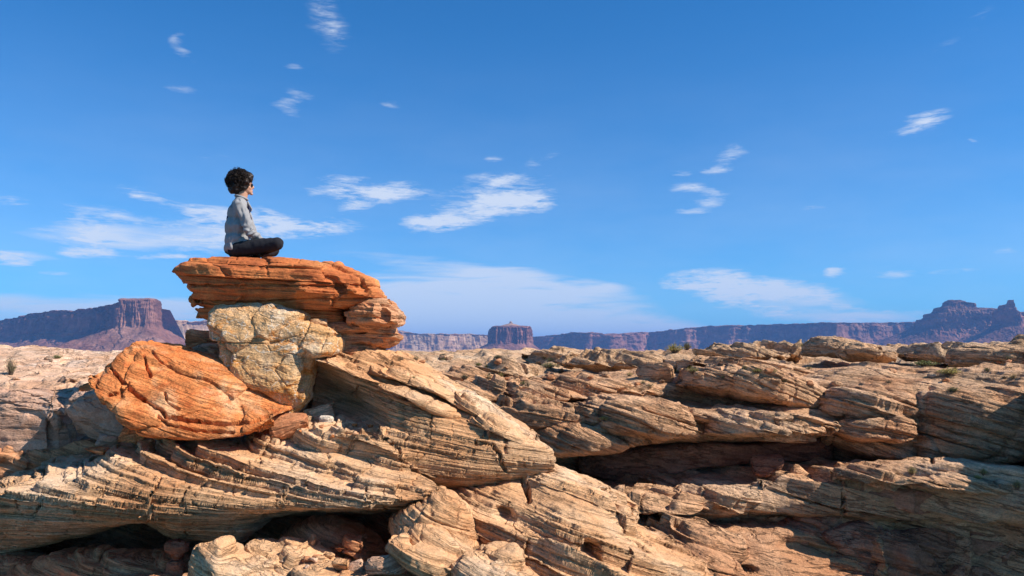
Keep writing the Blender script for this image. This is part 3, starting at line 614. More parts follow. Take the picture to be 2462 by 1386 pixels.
# ledges and lumps lying on the wall and plateau (top line, bottom line, distance, half depth)
LED = [
 ([(1225, 915), (1330, 902), (1440, 905), (1540, 925), (1622, 946)], [(1225, 940), (1330, 955), (1440, 957), (1540, 955), (1622, 950)], 17.6, 1.2),
 ([(1120, 928), (1200, 912), (1300, 920), (1420, 945), (1500, 962)], [(1120, 945), (1200, 965), (1300, 972), (1420, 970), (1500, 966)], 16.7, .9),
 ([(1180, 985), (1280, 968), (1400, 972), (1510, 995), (1540, 1005)], [(1180, 1030), (1280, 1038), (1400, 1030), (1510, 1012), (1540, 1007)], 15.6, .7),
 ([(1380, 975), (1480, 955), (1590, 962), (1650, 985), (1682, 1035)], [(1380, 1030), (1480, 1045), (1590, 1052), (1650, 1056), (1682, 1050)], 15.4, .9),
 ([(1280, 1035), (1370, 1022), (1480, 1030), (1570, 1050)], [(1280, 1085), (1370, 1092), (1480, 1080), (1570, 1066)], 15.3, .7),
 ([(1660, 985), (1750, 975), (1880, 985), (1980, 1000), (2028, 1022)], [(1660, 1020), (1750, 1048), (1880, 1046), (1980, 1043), (2028, 1036)], 15.6, .8),
 ([(1700, 1005), (1800, 1000), (1920, 1010), (2000, 1030)], [(1700, 1045), (1800, 1056), (1920, 1052), (2000, 1044)], 15.3, .7),
 ([(1650, 912), (1690, 884), (1790, 872), (1900, 888), (1980, 928), (2020, 960)], [(1650, 925), (1690, 945), (1790, 968), (1900, 985), (1980, 990), (2020, 975)], 17.2, 1.2),
 ([(1620, 874), (1740, 868), (1850, 874), (1960, 896), (2010, 917)], [(1640, 880), (1740, 895), (1850, 915), (1960, 930), (2010, 925)], 19, 1.3),
 ([(1256, 852), (1272, 843), (1320, 840), (1380, 846), (1430, 859)], [(1258, 868), (1275, 874), (1320, 874), (1380, 872), (1430, 866)], 27, 1.6),
 ([(1345, 864), (1400, 854), (1500, 853), (1600, 866), (1660, 882)], [(1345, 872), (1400, 888), (1500, 900), (1600, 905), (1660, 896)], 23, 1.6),
 ([(1155, 880), (1185, 868), (1240, 876), (1290, 895)], [(1155, 886), (1185, 900), (1240, 906), (1290, 902)], 22, 1.0),
 ([(1410, 900), (1480, 896), (1560, 905), (1640, 925)], [(1410, 912), (1480, 925), (1560, 932), (1640, 932)], 20, 1.0),
 ([(1690, 845), (1760, 837), (1850, 839), (1930, 848)], [(1690, 850), (1760, 862), (1850, 866), (1930, 858)], 30, 2.0),
 ([(1955, 838), (1970, 820), (2010, 816), (2060, 824), (2110, 842)], [(1955, 845), (1970, 852), (2010, 856), (2060, 858), (2110, 852)], 26, 1.4),
 ([(2050, 840), (2085, 832), (2130, 846), (2165, 868)], [(2050, 850), (2085, 862), (2130, 872), (2165, 872)], 24, 1.0),
 ([(2180, 850), (2240, 838), (2330, 836), (2400, 850)], [(2180, 858), (2240, 866), (2330, 868), (2400, 862)], 27, 1.5),
 ([(2320, 858), (2380, 838), (2450, 828), (2560, 822), (2640, 850)], [(2320, 872), (2380, 888), (2450, 895), (2560, 895), (2640, 880)], 24, 1.5),
 ([(1990, 975), (2030, 940), (2100, 928), (2180, 955), (2235, 985)], [(1990, 985), (2030, 1008), (2100, 1018), (2180, 1012), (2235, 1000)], 16.2, .8),
 ([(2035, 920), (2080, 905), (2140, 908), (2200, 932)], [(2035, 940), (2080, 952), (2140, 955), (2200, 946)], 17.4, .8),
 ([(2020, 1018), (2060, 1005), (2150, 1008), (2205, 1025)], [(2020, 1032), (2060, 1052), (2150, 1062), (2205, 1050)], 15.7, .6),
 ([(2225, 990), (2245, 950), (2320, 938), (2450, 942), (2620, 938), (2760, 970)], [(2225, 1080), (2245, 1112), (2320, 1116), (2450, 1112), (2620, 1118), (2760, 1110)], 15.9, 1.2),
 ([(2000, 1040), (2060, 1030), (2150, 1050), (2240, 1060)], [(2000, 1060), (2060, 1095), (2150, 1112), (2240, 1112)], 16.2, .7),
 ([(1480, 1178), (1560, 1168), (1680, 1175), (1780, 1165), (1866, 1160)], [(1480, 1215), (1560, 1250), (1680, 1240), (1780, 1232), (1866, 1212)], 14.4, .7),
 ([(1540, 1296), (1600, 1276), (1680, 1276), (1760, 1300), (1815, 1335)], [(1540, 1320), (1600, 1334), (1680, 1345), (1760, 1350), (1815, 1346)], 13.3, .8),
 ([(1580, 1340), (1660, 1325), (1740, 1345), (1790, 1390)], [(1580, 1400), (1660, 1440), (1740, 1440), (1790, 1410)], 12.6, .7),
 ([(1440, 1270), (1510, 1262), (1570, 1275), (1620, 1300)], [(1440, 1290), (1510, 1300), (1570, 1308), (1620, 1308)], 13.6, .6),
 ([(960, 905), (1040, 890), (1120, 896), (1200, 915)], [(960, 912), (1040, 912), (1120, 918), (1200, 921)], 18.5, 1.2),
 ([(1010, 945), (1090, 930), (1180, 938), (1260, 960)], [(1010, 955), (1090, 962), (1180, 970), (1260, 968)], 16.8, 1.0),
 ([(1400, 1200), (1500, 1190), (1600, 1196), (1700, 1205)], [(1400, 1225), (1500, 1240), (1600, 1240), (1700, 1226)], 14.0, .6),
 ([(2030, 1145), (2120, 1138), (2250, 1142), (2380, 1150), (2520, 1160)], [(2030, 1160), (2120, 1170), (2250, 1178), (2380, 1184), (2520, 1180)], 14.0, .8),
]
for i, (t, bt, Y, D) in enumerate(LED):
    bb = (.30+.1*math.sin(i*2.1), .03, 1)
    s_ = Y/16
    rock('sandstone_ledge', loft_x(t, bt, Y, D, 1.35, exp=2.9+.5*math.sin(i)), True, M['wall'] if Y < 21 else M['plateau'], b=bb, lump=((.7, .09*s_), (2.2, .03)), seed=100+i,
         facet=((.6, .15, .6),), layers=(dict(th=.26*s_, terr=1.1, hard=.75, notch=.6, joint=.06, jlen=2.0, patchy=.8, wob=.14, jag=.10, riser=.26), dict(th=.10*s_, terr=.7, hard=.8, notch=.7, joint=.025, jlen=1.2, wob=.1, jag=.08, patchy=.6), dict(th=.045*s_, terr=.3, hard=.6, notch=.45, wob=.1, patchy=.6)), fine=(3, .014), sm=1)
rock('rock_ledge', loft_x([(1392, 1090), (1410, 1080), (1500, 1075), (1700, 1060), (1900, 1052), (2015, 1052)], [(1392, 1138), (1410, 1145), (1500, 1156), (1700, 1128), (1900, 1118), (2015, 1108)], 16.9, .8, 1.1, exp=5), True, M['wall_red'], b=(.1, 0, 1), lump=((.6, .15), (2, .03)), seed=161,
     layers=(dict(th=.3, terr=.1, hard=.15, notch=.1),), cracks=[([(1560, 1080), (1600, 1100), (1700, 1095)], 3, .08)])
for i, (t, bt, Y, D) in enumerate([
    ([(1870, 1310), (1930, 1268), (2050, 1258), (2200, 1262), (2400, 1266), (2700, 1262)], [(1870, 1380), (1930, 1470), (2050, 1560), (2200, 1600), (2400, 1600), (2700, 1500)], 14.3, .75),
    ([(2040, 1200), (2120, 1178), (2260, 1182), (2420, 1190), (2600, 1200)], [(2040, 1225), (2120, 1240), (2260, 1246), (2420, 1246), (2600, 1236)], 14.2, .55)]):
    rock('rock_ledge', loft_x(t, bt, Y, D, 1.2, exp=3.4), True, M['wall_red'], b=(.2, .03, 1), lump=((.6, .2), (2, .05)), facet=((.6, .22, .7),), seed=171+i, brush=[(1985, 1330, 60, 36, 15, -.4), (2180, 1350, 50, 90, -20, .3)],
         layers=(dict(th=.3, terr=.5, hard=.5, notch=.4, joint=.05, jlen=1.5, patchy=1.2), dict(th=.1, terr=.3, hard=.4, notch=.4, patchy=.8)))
# the wall goes on to the right, outside the frame, and throws its shadow over the lower ledges
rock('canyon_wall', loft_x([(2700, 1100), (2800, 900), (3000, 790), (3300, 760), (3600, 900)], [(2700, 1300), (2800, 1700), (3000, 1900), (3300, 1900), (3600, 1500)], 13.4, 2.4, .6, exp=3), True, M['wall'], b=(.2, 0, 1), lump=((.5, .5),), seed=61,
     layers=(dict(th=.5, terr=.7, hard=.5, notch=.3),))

# left: pale slope behind the boulders
rl = [[(-300, 850, 30), (0, 846, 30), (110, 850, 30), (230, 862, 32), (480, 872, 34), (900, 872, 34)],
      [(-300, 862, 17), (0, 850, 17), (110, 856, 17), (230, 868, 18), (480, 868, 18), (900, 876, 18)],
      [(-300, 910, 13), (0, 905, 13), (110, 905, 13.4), (230, 900, 14), (480, 900, 14), (900, 900, 14)],
      [(-300, 935, 11.4), (0, 930, 11.4), (110, 940, 11.6), (230, 950, 12), (480, 950, 12), (900, 940, 12)],
      [(-300, 1000, 10.8), (0, 1000, 10.8), (110, 1000, 11), (230, 1000, 11), (480, 1000, 11), (900, 1000, 11)],
      [(-300, 1300, 10.4), (0, 1300, 10.4), (110, 1300, 10.4), (230, 1300, 10.4), (480, 1300, 10.4), (900, 1300, 10.4)]]
rock('slickrock_slope', rails_surface(rl, 1.2), False, M['cream'], b=(.10, -.18, 1), lump=((.3, .16), (1.0, .06)), seed=14,
     layers=(dict(th=.22, terr=.9, hard=.4, notch=.3, joint=.03, jlen=1.6), dict(th=.09, terr=.9, hard=.4, notch=.3, wob=.5), dict(th=.035, terr=.7, hard=.3, notch=.3)), fine=(5, .015))

# ================================================================ NEAR: the outcrop that carries the boulders
# core behind and beneath everything
rl = [[(-500, 1090, 10.2), (0, 1060, 10.2), (500, 1020, 10.2), (800, 980, 10.2), (1100, 1020, 10.2), (1300, 1150, 10.4), (1500, 1250, 10.6)],
      [(-500, 1120, 8.4), (0, 1090, 8.4), (500, 1050, 8.6), (800, 1030, 8.8), (1100, 1040, 9), (1300, 1160, 9.4), (1500, 1300, 9.8)],
      [(-500, 1240, 8.0), (0, 1240, 8.2), (500, 1260, 8.3), (800, 1260, 8.3), (1100, 1260, 8.4), (1300, 1300, 9), (1500, 1400, 9.4)],
      [(-500, 1360, 7.8), (0, 1340, 8.1), (500, 1310, 8.1), (800, 1335, 8.0), (1100, 1340, 8.0), (1300, 1400, 8.6), (1500, 1500, 9)],
      [(-500, 1420, 6.6), (0, 1400, 6.7), (500, 1385, 6.9), (800, 1388, 7.0), (1100, 1400, 7.0), (1300, 1450, 7.6), (1500, 1560, 8)],
      [(-500, 1800, 6.0), (0, 1800, 6.0), (500, 1800, 6.1), (800, 1800, 6.2), (1100, 1800, 6.2), (1300, 1800, 6.8), (1500, 1800, 7.6)]]
rock('rock_outcrop', rails_surface(rl, 1.1), False, M['red_tan'], b=(.32, -.1, 1), lump=((1.2, .12),), facet=((1.3, .14, .6),), seed=71, layers=L3(.16, hard=.5, patchy=.7))
# curved beds that flatten towards the bottom of the set
def curved(G, z0, H, m0, m1, k, ty, y0):
    """bed coordinate of a cross-bed set: the dip falls from m1 at the top to m0 at its foot z0"""
    h = (G[..., 2]-z0)/H; hc = np.clip(h, 0, 1); dm = m1-m0
    g = H/dm*np.log(m0+dm*hc)+np.minimum(h, 0)*H/m0+np.maximum(h-1, 0)*H/m1
    return k*(G[..., 0]+g)-ty*(G[..., 1]-y0)
def dome_s(G): return curved(G, -1.36, .55, .09, .32, .25, -.03, 7)
domeA = [
 [(-200, 1250, 8.8), (0, 1190, 8.8), (150, 1120, 8.9), (340, 1075, 9.0), (600, 1052, 9.2), (840, 1050, 9.2), (950, 1120, 8.6), (1040, 1180, 7.6)],
 [(-200, 1235, 7.6), (-60, 1185, 7.7), (61, 1131, 7.8), (205, 1086, 7.9), (340, 1058, 8.0), (520, 1048, 8.1), (740, 1030, 8.3), (860, 1052, 8.1), (945, 1112, 7.7), (1000, 1142, 7.4), (1052, 1178, 7.05)],
 [(-200, 1240, 7.1), (-60, 1195, 7.1), (61, 1155, 7.15), (205, 1125, 7.2), (340, 1110, 7.25), (520, 1105, 7.3), (740, 1110, 7.4), (860, 1125, 7.35), (945, 1150, 7.25), (1000, 1165, 7.15), (1055, 1183, 7.0)],
 [(-200, 1240, 6.65), (-60, 1195, 6.65), (61, 1195, 6.65), (205, 1214, 6.65), (358, 1226, 6.65), (520, 1226, 6.65), (700, 1218, 6.7), (836, 1215, 6.72), (960, 1205, 6.78), (1010, 1195, 6.85), (1055, 1187, 6.95)],
 [(-200, 1255, 6.68), (-60, 1225, 6.68), (61, 1216, 6.7), (205, 1236, 6.7), (358, 1246, 6.7), (520, 1244, 6.7), (700, 1232, 6.8), (836, 1225, 6.85), (960, 1214, 6.9), (1010, 1204, 6.95), (1055, 1192, 7.0)],
 [(-200, 1310, 6.95), (-60, 1300, 6.95), (61, 1285, 6.95), (205, 1272, 7.0), (358, 1256, 7.1), (440, 1275, 6.98), (540, 1270, 6.98), (640, 1240, 7.05), (836, 1229, 7.4), (960, 1219, 7.3), (1010, 1209, 7.2), (1055, 1196, 7.1)],
 [(-200, 1360, 7.15), (-60, 1350, 7.15), (61, 1325, 7.2), (205, 1292, 7.3), (330, 1262, 7.5), (430, 1302, 7.15), (560, 1302, 7.15), (660, 1246, 7.4), (836, 1233, 8.2), (960, 1224, 8.1), (1010, 1214, 7.8), (1055, 1200, 7.3)],
 [(-200, 1350, 8.5), (-60, 1340, 8.5), (61, 1310, 8.5), (205, 1280, 8.6), (330, 1262, 8.6), (430, 1290, 8.5), (560, 1290, 8.5), (660, 1256, 8.6), (836, 1240, 8.8), (960, 1230, 8.7), (1010, 1222, 8.4), (1055, 1206, 7.8)]]
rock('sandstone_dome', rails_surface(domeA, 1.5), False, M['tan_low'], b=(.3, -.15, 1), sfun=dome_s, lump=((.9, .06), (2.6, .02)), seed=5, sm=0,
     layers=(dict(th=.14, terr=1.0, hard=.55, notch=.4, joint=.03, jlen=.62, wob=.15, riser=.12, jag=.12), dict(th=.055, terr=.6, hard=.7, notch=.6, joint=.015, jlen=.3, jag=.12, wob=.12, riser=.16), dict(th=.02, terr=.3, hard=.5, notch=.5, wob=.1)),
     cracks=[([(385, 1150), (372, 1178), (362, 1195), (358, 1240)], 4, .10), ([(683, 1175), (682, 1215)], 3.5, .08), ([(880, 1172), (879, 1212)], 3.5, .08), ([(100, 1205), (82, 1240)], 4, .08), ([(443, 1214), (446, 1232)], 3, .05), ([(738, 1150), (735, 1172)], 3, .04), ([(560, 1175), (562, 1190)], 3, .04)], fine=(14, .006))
# bulge B (right of the boulders) with its shaded hollow
B = [
 [(735, 860, 9.8), (880, 860, 9.8), (1000, 905, 9.8), (1150, 980, 9.6), (1280, 1060, 9.2), (1330, 1090, 8.6)],
 [(735, 846, 8.9), (880, 838, 8.9), (1000, 875, 8.8), (1150, 965, 8.5), (1280, 1056, 8.1), (1333, 1090, 7.8)],
 [(735, 858, 8.25), (880, 890, 8.2), (1000, 940, 8.1), (1150, 1010, 7.9), (1280, 1068, 7.75), (1336, 1098, 7.7)],
 [(735, 885, 8.7), (880, 935, 8.15), (960, 970, 7.75), (1100, 1040, 7.6), (1250, 1080, 7.6), (1336, 1106, 7.65)],
 [(735, 940, 9.2), (860, 970, 8.75), (930, 1010, 7.75), (1100, 1075, 7.5), (1250, 1105, 7.55), (1334, 1112, 7.65)],
 [(735, 1000, 9.0), (860, 1015, 8.3), (920, 1040, 7.6), (1080, 1120, 7.45), (1250, 1128, 7.6), (1332, 1118, 7.7)],
 [(735, 1040, 7.7), (860, 1045, 7.5), (930, 1085, 7.4), (1060, 1150, 7.45), (1250, 1140, 7.7), (1332, 1124, 7.8)],
 [(735, 1090, 7.6), (860, 1110, 7.5), (950, 1140, 7.5), (1060, 1178, 7.6), (1250, 1150, 8.1), (1332, 1128, 8.1)]]
def bS(G): return curved(G, -1.15, .9, .11, .36, .30, -.03, 8)
rock('sandstone_bulge', rails_surface(B, 1.4), False, M['tan'], b=(.36, -.15, 1), sfun=bS, lump=((.9, .07), (2.4, .02)), seed=25, sm=0,
     layers=(dict(th=.16, terr=1.0, hard=.5, notch=.4, joint=.03, jlen=1.2, patchy=.9, jag=.08, wob=.15, riser=.16), dict(th=.06, terr=.6, hard=.6, notch=.5, joint=.012, jlen=.4, patchy=.5, jag=.12, wob=.12), dict(th=.022, terr=.3, hard=.5, notch=.5, wob=.1)),
     cracks=[([(1145, 1066), (1180, 1066), (1200, 1090), (1206, 1115), (1216, 1132)], 6, .16), ([(910, 1030), (918, 1050), (960, 1080), (965, 1110)], 4, .07), ([(735, 868), (800, 872), (860, 905)], 3, .05)], fine=(12, .008))
SL = [  # long slabs lying on the back of the bulge
 ([(800, 852), (860, 840), (960, 852), (1040, 895), (1100, 930), (1147, 952)], [(800, 872), (860, 880), (960, 905), (1040, 925), (1100, 945), (1147, 956)], 8.9, .5),
 ([(868, 880), (940, 880), (1020, 915), (1090, 952)], [(868, 897), (940, 912), (1020, 940), (1090, 958)], 8.45, .4),
 ([(745, 852), (800, 858), (880, 890), (968, 928)], [(745, 860), (800, 880), (880, 915), (968, 936)], 8.35, .35),
 ([(975, 905), (1050, 925), (1120, 965), (1170, 990)], [(975, 918), (1050, 948), (1120, 982), (1170, 996)], 8.3, .35),
 ([(1080, 945), (1150, 960), (1230, 1010), (1293, 1050)], [(1080, 965), (1150, 1002), (1230, 1044), (1293, 1062)], 8.3, .5),
 ([(905, 925), (960, 930), (1040, 965), (1105, 1000)], [(905, 935), (960, 952), (1040, 985), (1105, 1006)], 8.0, .3),
 ([(1120, 1000), (1180, 1005), (1250, 1040), (1290, 1064)], [(1120, 1012), (1180, 1035), (1250, 1060), (1290, 1070)], 7.95, .35)]
for i, (t, bt, Y, D) in enumerate(SL):
    rock('sandstone_slab', loft_x(t, bt, Y, D, 1.3, exp=3.2, tilt=.1), True, M['tan'], b=(.42, -.15, 1), lump=((1.5, .06),), seed=300+i, layers=(dict(th=.07, terr=.7, hard=.6, notch=.5, joint=.02, jlen=.35), dict(th=.025, terr=.5, hard=.5, notch=.4)), fine=(12, .008))
# lower right slope C of dipping slabs
Cc = [
 [(1030, 1190, 9.2), (1150, 1150, 9.2), (1300, 1120, 9.2), (1400, 1140, 9.2), (1500, 1210, 9.0), (1560, 1290, 8.8), (1700, 1400, 8.6), (1860, 1560, 8.4)],
 [(1030, 1190, 8.2), (1150, 1148, 8.2), (1250, 1130, 8.2), (1330, 1122, 8.2), (1400, 1140, 8.2), (1480, 1188, 8.0), (1548, 1250, 7.9), (1600, 1310, 7.7), (1700, 1390, 7.5), (1860, 1540, 7.3)],
 [(1040, 1210, 7.5), (1150, 1185, 7.5), (1330, 1165, 7.5), (1400, 1185, 7.45), (1500, 1240, 7.3), (1560, 1300, 7.2), (1700, 1405, 7.1), (1860, 1550, 7.0)],
 [(1060, 1250, 7.1), (1150, 1250, 7.0), (1300, 1250, 6.9), (1400, 1270, 6.8), (1500, 1320, 6.8), (1560, 1360, 6.8), (1700, 1440, 6.75), (1860, 1560, 6.7)],
 [(1080, 1330, 6.9), (1150, 1340, 6.7), (1300, 1360, 6.4), (1400, 1390, 6.3), (1500, 1420, 6.3), (1560, 1440, 6.3), (1700, 1500, 6.3), (1860, 1600, 6.4)],
 [(1080, 1480, 6.6), (1150, 1480, 6.4), (1300, 1500, 6.1), (1400, 1520, 6.0), (1500, 1540, 6.0), (1560, 1560, 6.0), (1700, 1600, 6.0), (1860, 1700, 6.1)]]
rock('slab_slope', rails_surface(Cc, 1.4), False, M['tan'], b=(.32, .08, 1), lump=((.9, .09), (2.2, .03)), seed=37, sm=0,
     brush=[(1265, 1180, 60, 40, 20, -.12), (1420, 1330, 50, 30, 25, -.35), (1215, 1240, 40, 22, 30, -.25), (1300, 1150, 50, 20, 10, .1)],
     layers=(dict(th=.24, terr=1.1, hard=.7, notch=.5, joint=.05, jlen=1.1, patchy=.8, jag=.10, riser=.12, wob=.15), dict(th=.08, terr=.6, hard=.6, notch=.5, joint=.012, jlen=.45, patchy=.6, jag=.12, wob=.12), dict(th=.028, terr=.3, hard=.5, notch=.5, wob=.1)),
     cracks=[([(1255, 1150), (1268, 1180), (1272, 1205)], 8, .2)], fine=(12, .01))
# lower middle: rounded ledges and blocks in front of the cave
LO = [
 ([(925, 1255), (985, 1214), (1040, 1196), (1095, 1216), (1135, 1262), (1152, 1310)], [(930, 1290), (985, 1330), (1052, 1350), (1100, 1350), (1140, 1340), (1150, 1320)], 7.0, .45, 'tan', .50),
 ([(960, 1295), (1010, 1275), (1080, 1290), (1140, 1320), (1176, 1370)], [(960, 1400), (1010, 1440), (1080, 1450), (1140, 1450), (1176, 1400)], 6.65, .45, 'tan', .50),
 ([(925, 1318), (950, 1298), (1010, 1322), (1060, 1345), (1094, 1370)], [(925, 1335), (950, 1348), (1010, 1378), (1060, 1395), (1094, 1384)], 6.3, .3, 'tan', .45),
 ([(1120, 1340), (1180, 1332), (1235, 1332), (1263, 1350)], [(1120, 1365), (1180, 1378), (1235, 1374), (1263, 1362)], 6.35, .35, 'tan', .2),
 ([(1090, 1365), (1170, 1362), (1260, 1380), (1300, 1400)], [(1090, 1440), (1170, 1480), (1260, 1480), (1300, 1440)], 6.2, .35, 'tan', .3),
 ([(432, 1380), (445, 1325), (480, 1312), (530, 1312), (556, 1345), (640, 1368), (700, 1386)], [(432, 1440), (445, 1480), (480, 1500), (530, 1500), (556, 1500), (640, 1490), (700, 1440)], 6.35, .35, 'tan', .35),
 ([(560, 1340), (600, 1318), (650, 1325), (716, 1322), (735, 1345), (790, 1372), (850, 1390)], [(560, 1400), (600, 1440), (650, 1460), (716, 1460), (735, 1460), (790, 1440), (850, 1410)], 6.7, .4, 'tan', .4),
 ([(700, 1385), (760, 1368), (850, 1372), (960, 1382), (1010, 1400)], [(700, 1440), (760, 1480), (850, 1480), (960, 1480), (1010, 1440)], 6.3, .35, 'tan', .1),
 ([(-260, 1372), (-100, 1352), (100, 1345), (260, 1340), (400, 1352), (440, 1390)], [(-260, 1500), (-100, 1560), (100, 1560), (260, 1560), (400, 1500), (440, 1440)], 7.25, .45, 'red_tan', .3),
 ([(640, 1320), (680, 1275), (740, 1262), (820, 1272), (880, 1290), (930, 1330)], [(640, 1360), (680, 1370), (740, 1375), (820, 1375), (880, 1372), (930, 1360)], 7.6, .35, 'red_tan', .4),
 ([(800, 1320), (840, 1292), (874, 1284), (878, 1310), (890, 1345)], [(800, 1325), (840, 1345), (874, 1372), (878, 1372), (890, 1362)], 7.0, .15, 'red_tan', .3)]
for i, (t, bt, Y, D, mt, dip) in enumerate(LO):
    rock('rock_ledge', loft_x(t, bt, Y, D, 1.3, exp=3.0), True, M[mt], b=(dip, .02, 1), lump=((1.6, .05), (4, .012)), facet=((1.6, .05, .5),), seed=400+i, layers=L3(.14, terr=.6, hard=.18, joint=.02, jlen=.5, patchy=.9), fine=(12, .008))
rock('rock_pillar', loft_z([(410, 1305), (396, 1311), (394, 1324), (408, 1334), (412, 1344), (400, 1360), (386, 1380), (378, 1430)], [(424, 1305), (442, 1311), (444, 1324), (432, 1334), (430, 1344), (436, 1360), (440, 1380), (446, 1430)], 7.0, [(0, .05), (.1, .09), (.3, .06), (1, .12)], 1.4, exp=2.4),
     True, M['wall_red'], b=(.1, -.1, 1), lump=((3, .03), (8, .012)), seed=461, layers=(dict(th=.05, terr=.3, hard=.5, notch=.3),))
# pale little bench between dome A and bulge B
for i, (t, bt, Y, D, mt) in enumerate([
    ([(690, 1050), (740, 1028), (830, 1025), (905, 1040), (940, 1075), (960, 1110)], [(690, 1075), (740, 1085), (830, 1100), (905, 1120), (940, 1122), (960, 1118)], 8.0, .4, 'tan'),
    ([(660, 1040), (720, 1010), (800, 1010), (880, 1022)], [(660, 1060), (720, 1065), (800, 1062), (880, 1050)], 8.3, .4, 'tan')]):
    rock('rock_ledge', loft_x(t, bt, Y, D, 1.3, exp=2.6), True, M[mt], b=(.3, -.1, 1), lump=((1.6, .06),), seed=430+i, layers=L3(.09, hard=.5, joint=.03, jlen=.3))
# left: ledges in the shade behind the dome
for i, (t, bt, Y, D, mt) in enumerate([
    ([(-120, 965), (-20, 955), (60, 975), (140, 945), (200, 950), (240, 975)], [(-120, 1090), (-20, 1120), (60, 1115), (140, 1075), (200, 1050), (240, 1030)], 9.2, .7, 'cream'),
    ([(-260, 940), (-100, 925), (20, 935), (110, 925), (190, 915), (250, 940)], [(-260, 1000), (-100, 1010), (20, 1010), (110, 1000), (190, 1000), (250, 985)], 10.2, .6, 'cream'),
    ([(-260, 1130), (-80, 1090), (40, 1100), (120, 1110), (160, 1125)], [(-260, 1200), (-80, 1200), (40, 1200), (120, 1190), (160, 1170)], 8.7, .4, 'red_tan'),
    ([(455, 870), (500, 850), (560, 860), (640, 880), (740, 900)], [(455, 960), (500, 1010), (560, 1030), (640, 1040), (740, 1030)], 8.5, .35, 'red_tan'),
    ]):
    rock('rock_ledge', loft_x(t, bt, Y, D, 1.3, exp=2.5), True, M[mt], b=(.15, -.1, 1), lump=((1.2, .08),), facet=((1.4, .12, .6),), seed=450+i, layers=L3(.12, hard=.5, joint=.03, jlen=.4))
flush()
# ================================================================ THINGS: boulders and stones
def thing_rock(name, label, cat, G, mat, group=None, **kw):
    o = rock(name, G, True, M[mat], struct=False, now=True, **kw); tag(o, label, cat, group); return o
HL = lambda th, **k: (dict(th=th, terr=.3, hard=.45, notch=.3, joint=.012, jlen=1.2, wob=.1, jag=.05, **k), dict(th=th*.4, terr=.35, hard=.4, notch=.35, wob=.1, jag=.08, **k), dict(th=th*.16, terr=.4, hard=.5, notch=.45, wob=.1, **k))
YS = 8.95
thing_rock('boulder', 'big flat-topped dark red layered boulder the person sits on', 'boulder',
    loft_z([(640, 611), (560, 617), (480, 624), (436, 630), (416, 642), (409, 654), (416, 668), (427, 686), (438, 702), (443, 718), (446, 734), (474, 742), (520, 749)],
           [(676, 611), (752, 617), (800, 624), (812, 630), (836, 642), (862, 654), (888, 668), (905, 686), (920, 702), (936, 718), (934, 734), (925, 742), (900, 749)], YS, [(0, .18), (.08, .5), (.25, .72), (.6, .74), (1, .60)], 1.5, exp=3.4),
    'red', b=(.07, -.05, 1), lump=((1.3, .04), (3.5, .012)), facet=((1.5, .05, .7),), layers=HL(.17, patchy=.9), seed=501, fine=(14, .006),
    brush=[(730, 700, 50, 32, 0, .14), (800, 690, 40, 30, 10, -.08), (560, 670, 120, 30, 0, .04), (850, 700, 50, 20, 25, .08)],
    cracks=[([(440, 686), (560, 690), (650, 686), (760, 688), (860, 690)], 2.5, .06), ([(447, 724), (600, 728), (760, 720), (930, 722)], 3, .08), ([(640, 640), (642, 660)], 2, .03)])
thing_rock('rock_slab', 'long dark red rectangular slab directly under the flat-topped boulder', 'slab',
    loft_z([(470, 741), (476, 748), (484, 760), (520, 772), (600, 784)], [(836, 726), (836, 735), (836, 752), (835, 768), (833, 784)], YS+.05, [(0, .5), (.5, .55), (1, .45)], 1.4, exp=4),
    'red', b=(.05, 0, 1), lump=((1.5, .04),), layers=HL(.13), seed=502, cracks=[([(750, 735), (752, 748)], 2, .03)])
thing_rock('stone_block', 'rusty block with a sunlit rounded nose under the right end of the top boulder', 'block',
    loft_z([(836, 724), (834, 732), (833, 745), (832, 760), (834, 770), (846, 781)], [(916, 724), (938, 734), (954, 748), (966, 762), (964, 774), (940, 781)], YS-.02, [(0, .38), (.3, .5), (.8, .5), (1, .4)], 1.5, exp=3),
    'red_tan', b=(.05, 0, 1), lump=((2, .06),), facet=((3, .07, .7),), layers=HL(.10), seed=503, brush=[(925, 758, 14, 22, 0, -.10), (900, 752, 14, 26, 0, .08)])
thing_rock('rock_slab', 'thin crumbling slab wedged below the block, pointing right over the bedrock', 'slab',
    loft_z([(700, 778), (690, 786), (700, 796), (730, 804)], [(905, 778), (938, 784), (945, 793), (950, 801)], YS+.05, [(0, .42), (.5, .5), (1, .42)], 1.5, exp=3),
    'red_tan', b=(.05, 0, 1), lump=((2, .05),), layers=HL(.07), seed=504)
thing_rock('boulder', 'layered rusty pedestal rock carrying the whole stack, above the dipping slabs', 'boulder',
    loft_z([(730, 800), (740, 812), (760, 826), (780, 838), (800, 860)], [(946, 800), (948, 810), (934, 824), (914, 836), (880, 858)], YS+.1, [(0, .42), (.5, .5), (1, .5)], 1.5, exp=2.8),
    'red_tan', b=(.1, 0, 1), lump=((2, .06),), facet=((2.5, .08, .7),), layers=HL(.09), seed=505, brush=[(860, 830, 40, 14, 0, -.1)])
